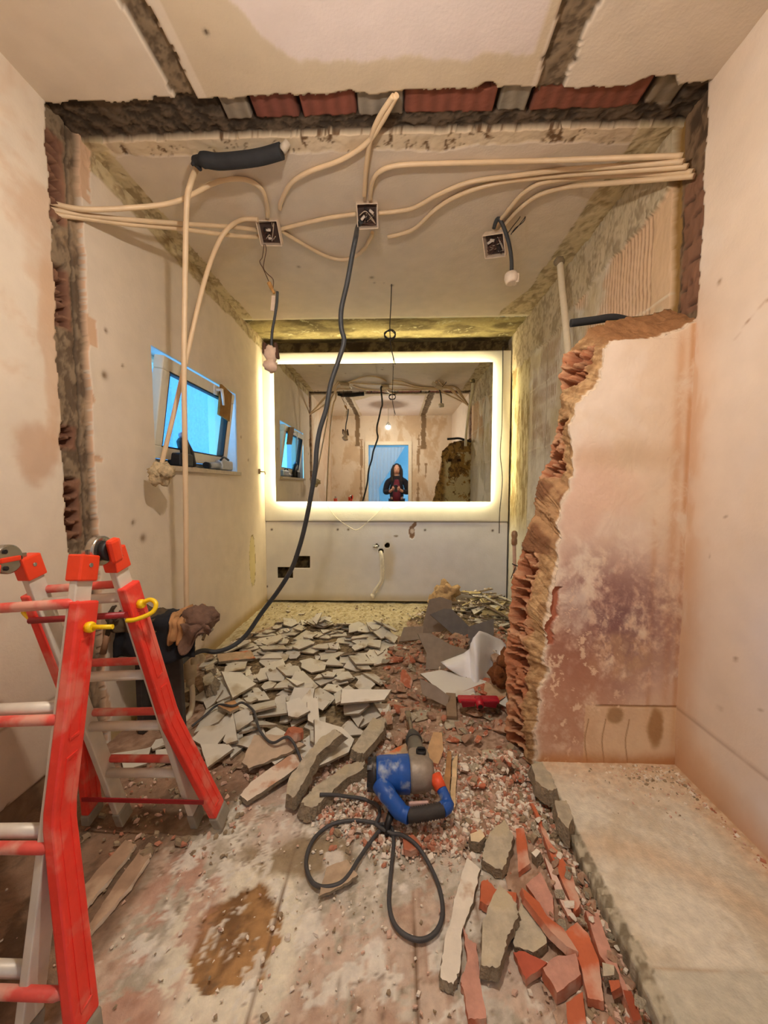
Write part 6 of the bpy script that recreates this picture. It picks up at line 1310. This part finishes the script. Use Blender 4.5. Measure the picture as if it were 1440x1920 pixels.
# leaning sheets and slabs at the rear right ----------------------
def panel(name, px, base, ang, th, mats, label, cat, lift=.01, z0=None):
    """slab whose plane passes through the rubble surface seen at pixel `base`, leaning back at `ang` degrees from level"""
    p0 = onh(*base) if z0 is None else onz(*base, z0); p0 = p0 + Vector((0, 0, lift)); n = Vector((0, -math.sin(R(ang)), math.cos(R(ang)))); W = []
    for a, b in px: d = ray(a, b); W.append(Vector((0, 0, CAMZ)) + d*(n.dot(p0 - Vector((0, 0, CAMZ)))/n.dot(d)))
    mb = MB(); m = len(W); vs = W + [p - n*th for p in W]; mb.add(vs, [tuple(range(m)), tuple(range(m, 2*m))[::-1]], 0); mb.add(vs, [(i, (i+1) % m, m+(i+1) % m, m+i) for i in range(m)], 1)
    return single(mb, name, mats, label, cat)
def onh(a, b, z0=.06):
    w_ = onz(a, b, z0)
    for _ in range(6): w_ = onz(a, b, min(.3, max(.0, hz(w_.x, w_.y))) + .006)
    return w_
gs = [mat('grey_brown_tile', (150, 134, 118), .8, var=.12, scale=20), mort_s]; gs2 = [mat('dark_grey_tile', (112, 106, 102), .7, var=.12, scale=20), mort_s]
panel('tile_slab', ((805, 1124), (825, 1119), (847, 1126), (848, 1150), (838, 1190), (788, 1190), (801, 1140)), (812, 1186), 66, .010, gs, 'tallest brown-grey slab standing in the rear rubble', 'tile slab')
panel('tile_slab', ((806, 1152), (833, 1141), (848, 1143), (880, 1175), (884, 1194), (857, 1196)), (862, 1194), 52, .010, gs2, 'dark grey slab leaning on the tallest brown-grey one', 'tile slab')
panel('tile_slab', ((757, 1176), (794, 1174), (792, 1198), (748, 1203)), (770, 1200), 35, .012, gs, 'low brown-grey slab at the left of the rear slab pile', 'tile slab')
panel('tile_slab', ((783, 1187), (807, 1187), (843, 1208), (887, 1222), (872, 1236), (840, 1235), (836, 1254), (798, 1255), (800, 1225)), (815, 1252), 38, .010, gs, 'brown-grey slab in front of the pile with a notched outline', 'tile slab')
panel('tile_slab', ((878, 1175), (926, 1160), (926, 1190), (892, 1222), (878, 1220)), (885, 1218), 48, .010, gs2, 'grey slab right behind the white curved sheet', 'tile slab')
panel('tile_slab', ((787, 1272), (817, 1286), (842, 1305), (838, 1325), (792, 1302)), (838, 1322), 58, .012, gs, 'brown slab under the left end of the white marbled slab', 'tile slab')
mbw = mat('marbled_white_tile', (232, 228, 218), .3, var=.03, scale=6, bump=.02, dust=(206, 192, 170), dustamt=.12)
panel('tile_slab', ((788, 1263), (827, 1256), (873, 1267), (912, 1277), (905, 1307), (837, 1306), (817, 1289), (798, 1271)), (850, 1310), 14, .012, [mbw, mort_s], 'broad white marbled slab resting over the red broom head', 'tile slab', lift=.055)
panel('tile_slab', ((910, 1278), (950, 1296), (948, 1306), (930, 1318), (906, 1300)), (925, 1312), 18, .010, [mat('beige_slab', (206, 184, 156), .9), mort_s], 'beige slab tucked between the white slab and broken wall', 'tile slab', lift=.03)
panel('tile_shard', ((924, 1313), (948, 1302), (958, 1330)), (945, 1325), 30, .008, [mbw, mort_s], 'small white triangular shard beside the red broom head', 'tile shard')
p0 = onh(815, 1252)
for i in range(16):
    w_ = ony(rr.uniform(842, 880), rr.uniform(1198, 1220), 0 + p0.y + rr.uniform(.12, .2)) 
    o = bpy.data.objects.new('brick_chunk', CK[i][1]); COL.objects.link(o); s_ = rr.uniform(.12, .24); o.location = w_; o.rotation_euler = (rr.uniform(0, 6), rr.uniform(0, 6), 0); o.scale = (s_,)*3
    tag(o, '%s chunk lying on the %s of the notched brown-grey slab' % ('tiny' if s_ < .18 else 'small', 'left half' if w_.x < .33 else 'right half'), 'brick chunk', 'chunks on the notched slab')
# curved white sheet
def white_sheet():
    m = mat('white_sheet', (248, 246, 246), .35, var=.02, bump=.02); top = [(827, 1243), (850, 1234), (870, 1226), (882, 1216), (884, 1205), (889, 1194), (898, 1183), (912, 1187), (925, 1193), (938, 1199), (948, 1210), (954, 1222)]
    bot = [(830, 1245), (850, 1258), (868, 1270), (884, 1275), (890, 1282), (895, 1284), (900, 1285), (908, 1286), (918, 1287), (928, 1287), (937, 1284), (944, 1274)]; q0 = onh(890, 1282).y + .02; dep = [q0 + v for v in (.07, .06, .05, .03, 0, .01, .05, .10, .14, .17, .18, .18)]
    n, k = 60, 16; vs = []
    tt = np.linspace(0, 11, n); ti = lambda L_, t: (np.interp(t, range(12), [p[0] for p in L_]), np.interp(t, range(12), [p[1] for p in L_]))
    for t in tt:
        a, b = ti(top, t), ti(bot, t); y0 = float(np.interp(t, range(12), dep))
        for j in range(k):
            u = j/(k-1); px, py = a[0]+(b[0]-a[0])*u, a[1]+(b[1]-a[1])*u; vs.append(ony(px, py, y0 + .10*(1-u)**1.3 - .03*math.sin(u*3.1)*math.sin(t*1.4)))
    mb = MB(); mb.add(vs, [(i*k+j, (i+1)*k+j, (i+1)*k+j+1, i*k+j+1) for i in range(n-1) for j in range(k-1)], sm=True)
    o = single(mb, 'white_panel', m, 'curved white broken panel standing up against the wall end', 'panel'); o.modifiers.new('s', 'SOLIDIFY').thickness = .006
white_sheet()
# clod stuck to the wall end, mortar lump at the far pile
mb = MB(); mb.sphere(ony(936, 1262, 2.0), (.045, .05, .07), 18, 12, noise=.7, seed=31); mb.sphere(ony(948, 1240, 1.98), (.04, .05, .06), 18, 12, noise=.7, seed=32)
single(mb, 'brick_clod', mat('brown_clod', (128, 74, 34), .95, var=.25, bump=.6), 'dark brown clod hanging off the broken wall end', 'clod')
mb = MB(); c = onz(838, 1140, .02); mb.sphere((c.x, c.y, .15), (.10, .09, .11), 30, 22, noise=1.0, seed=33); mb.sphere((c.x-.10, c.y, .08), (.08, .08, .07), 28, 20, noise=1.0, seed=34)
single(mb, 'plaster_lump', mat('tan_rubble_lump', (190, 158, 118), .95, var=.25, scale=20, bump=.7), 'large tan rubble lump on the pile at the far wall', 'rubble lump')
def broom():
    c = onh(898, 1338); dz = c.z + .018 - .115 + .045; T = thing('broom_head', 'red plastic broom head lying under the white marbled slab', 'broom', (c.x, c.y, c.z)); rd = mat('red_broom_plastic', (186, 32, 48), .4, var=.06); 
    L_ = 79/720*c.y
    mb = MB(); mb.box((c.x, c.y+.02, .115+dz), (L_, .05, .022), bev=.008); body = mb.build('head_block', rd, T)
    mb = MB(); 
    for sx in (-1, 1):
        vs = [(c.x+sx*.022, c.y-.012, .095+dz), (c.x+sx*(L_/2-.02), c.y-.008, .085+dz), (c.x+sx*(L_/2-.01), c.y-.008, .12+dz), (c.x+sx*.022, c.y-.012, .118+dz)]; vs += [(a, b+.012, z) for a, b, z in vs]
        m_ = MB(); m_.add(vs, [(0, 1, 2, 3), (7, 6, 5, 4), (0, 4, 5, 1), (1, 5, 6, 2), (2, 6, 7, 3), (3, 7, 4, 0)]); m_.build('wing', mat('dark_red_plastic', (140, 18, 34), .45), body, bevel=.003)
    mb = MB(); mb.tube([(c.x, c.y+.02, .12+dz), (c.x, c.y-.03, .105+dz)], [.022, .018], 16); sk_ = mb.build('handle_socket', rd, T)
    mb = MB(); mb.cyl((c.x, c.y-.0295, .105+dz), (c.x, c.y-.032, .1045+dz), .012); mb.build('socket_hole', mat('black_plastic', (26, 24, 24), .5), sk_)
    mb = MB(); 
    for k in range(26): mb.box((c.x - L_/2 + .012 + k*(L_-.02)/26, c.y+.045, .10+dz), (.004, .03, .012))
    tag(mb.build('bristles', rd, T), kind='stuff')
broom()
c = onh(846, 1335); mb = MB(); mb.box((c.x, c.y, c.z+.025), (.052, .16, .045), rot=(R(12), 0, R(-6)), bev=.003)
single(mb, 'grey_block', mat('grey_brown_block', (148, 124, 98), .85, var=.1), 'narrow grey-brown block left of the red broom head', 'block')

# white waste pipe and fittings by the ladder, thin cable on the heap
T = thing('waste_pipe', 'thin white waste pipe bending down behind the right ladder leg', 'pipe', onz(362, 1340, 0))
pv = mat('ivory_pvc', (226, 214, 190), .4, var=.04)
mb = MB(); mb.tube(spline([ony(358, 1278, 2.0), ony(361, 1300, 1.98), ony(360, 1325, 1.93), ony(354, 1343, 1.88), ony(342, 1354, 1.84)], 7), .014, 12); mb.build('pipe', pv, T)
mb = MB(); mb.cyl(ony(357, 1262, 2.0), ony(357, 1285, 2.0), .022); mb.tube([ony(355, 1215, 2.02), ony(357, 1270, 2.0)], .032, 14); mb.build('coupling', mat('cloudy_pvc', (206, 190, 156), .45), T)
mb = MB(); mb.tube([ony(356, 1240, 2.0), ony(372, 1236, 2.03)], [.026, .024], 12); mb.sphere(ony(376, 1235, 2.04), .026, 12, 8); mb.build('elbow', mat('cloudy_pvc', (206, 190, 156), .45), T)
P = [onh(a, b) for a, b in ((360, 1368), (385, 1345), (408, 1332), (435, 1325), (455, 1328), (475, 1340), (484, 1360), (494, 1385), (515, 1402), (540, 1410), (558, 1420), (566, 1432))]
def drape(P, r):
    Q = spline(P, 8); z = []
    for p in Q:
        i = int((p.x-HX0)/HS); j = int((p.y-HY0)/HS); h = HM[max(0, i-2):i+3, max(0, j-2):j+3]; h = h[h < .45]; z.append((float(h.max()) if h.size else 0) + r)
    z = np.array(z); z = np.convolve(np.pad(np.convolve(np.pad(z, 6, mode='edge'), np.ones(13)/13, 'valid'), 3, mode='edge'), np.ones(7)/7, 'valid') + .004; 
    return [Vector((p.x, p.y, max(p.z, float(k)))) for p, k in zip(Q, z)]
def cable_run(P, r, label, name):
    mb = MB(); mb.tube(drape(P, r), r, 9); o = mb.build(name, cab); recentre(o); return tag(o, label, 'cable')
cable_run([Vector((p.x, p.y, 0)) for p in P], .0058, 'thin dark cable snaking over the tile shards from the left', 'thin_cable')
cable_run(TOOLCABLE, .0064, 'dark grey tool cable lying in two loose loops on the dusty floor', 'tool_cable')
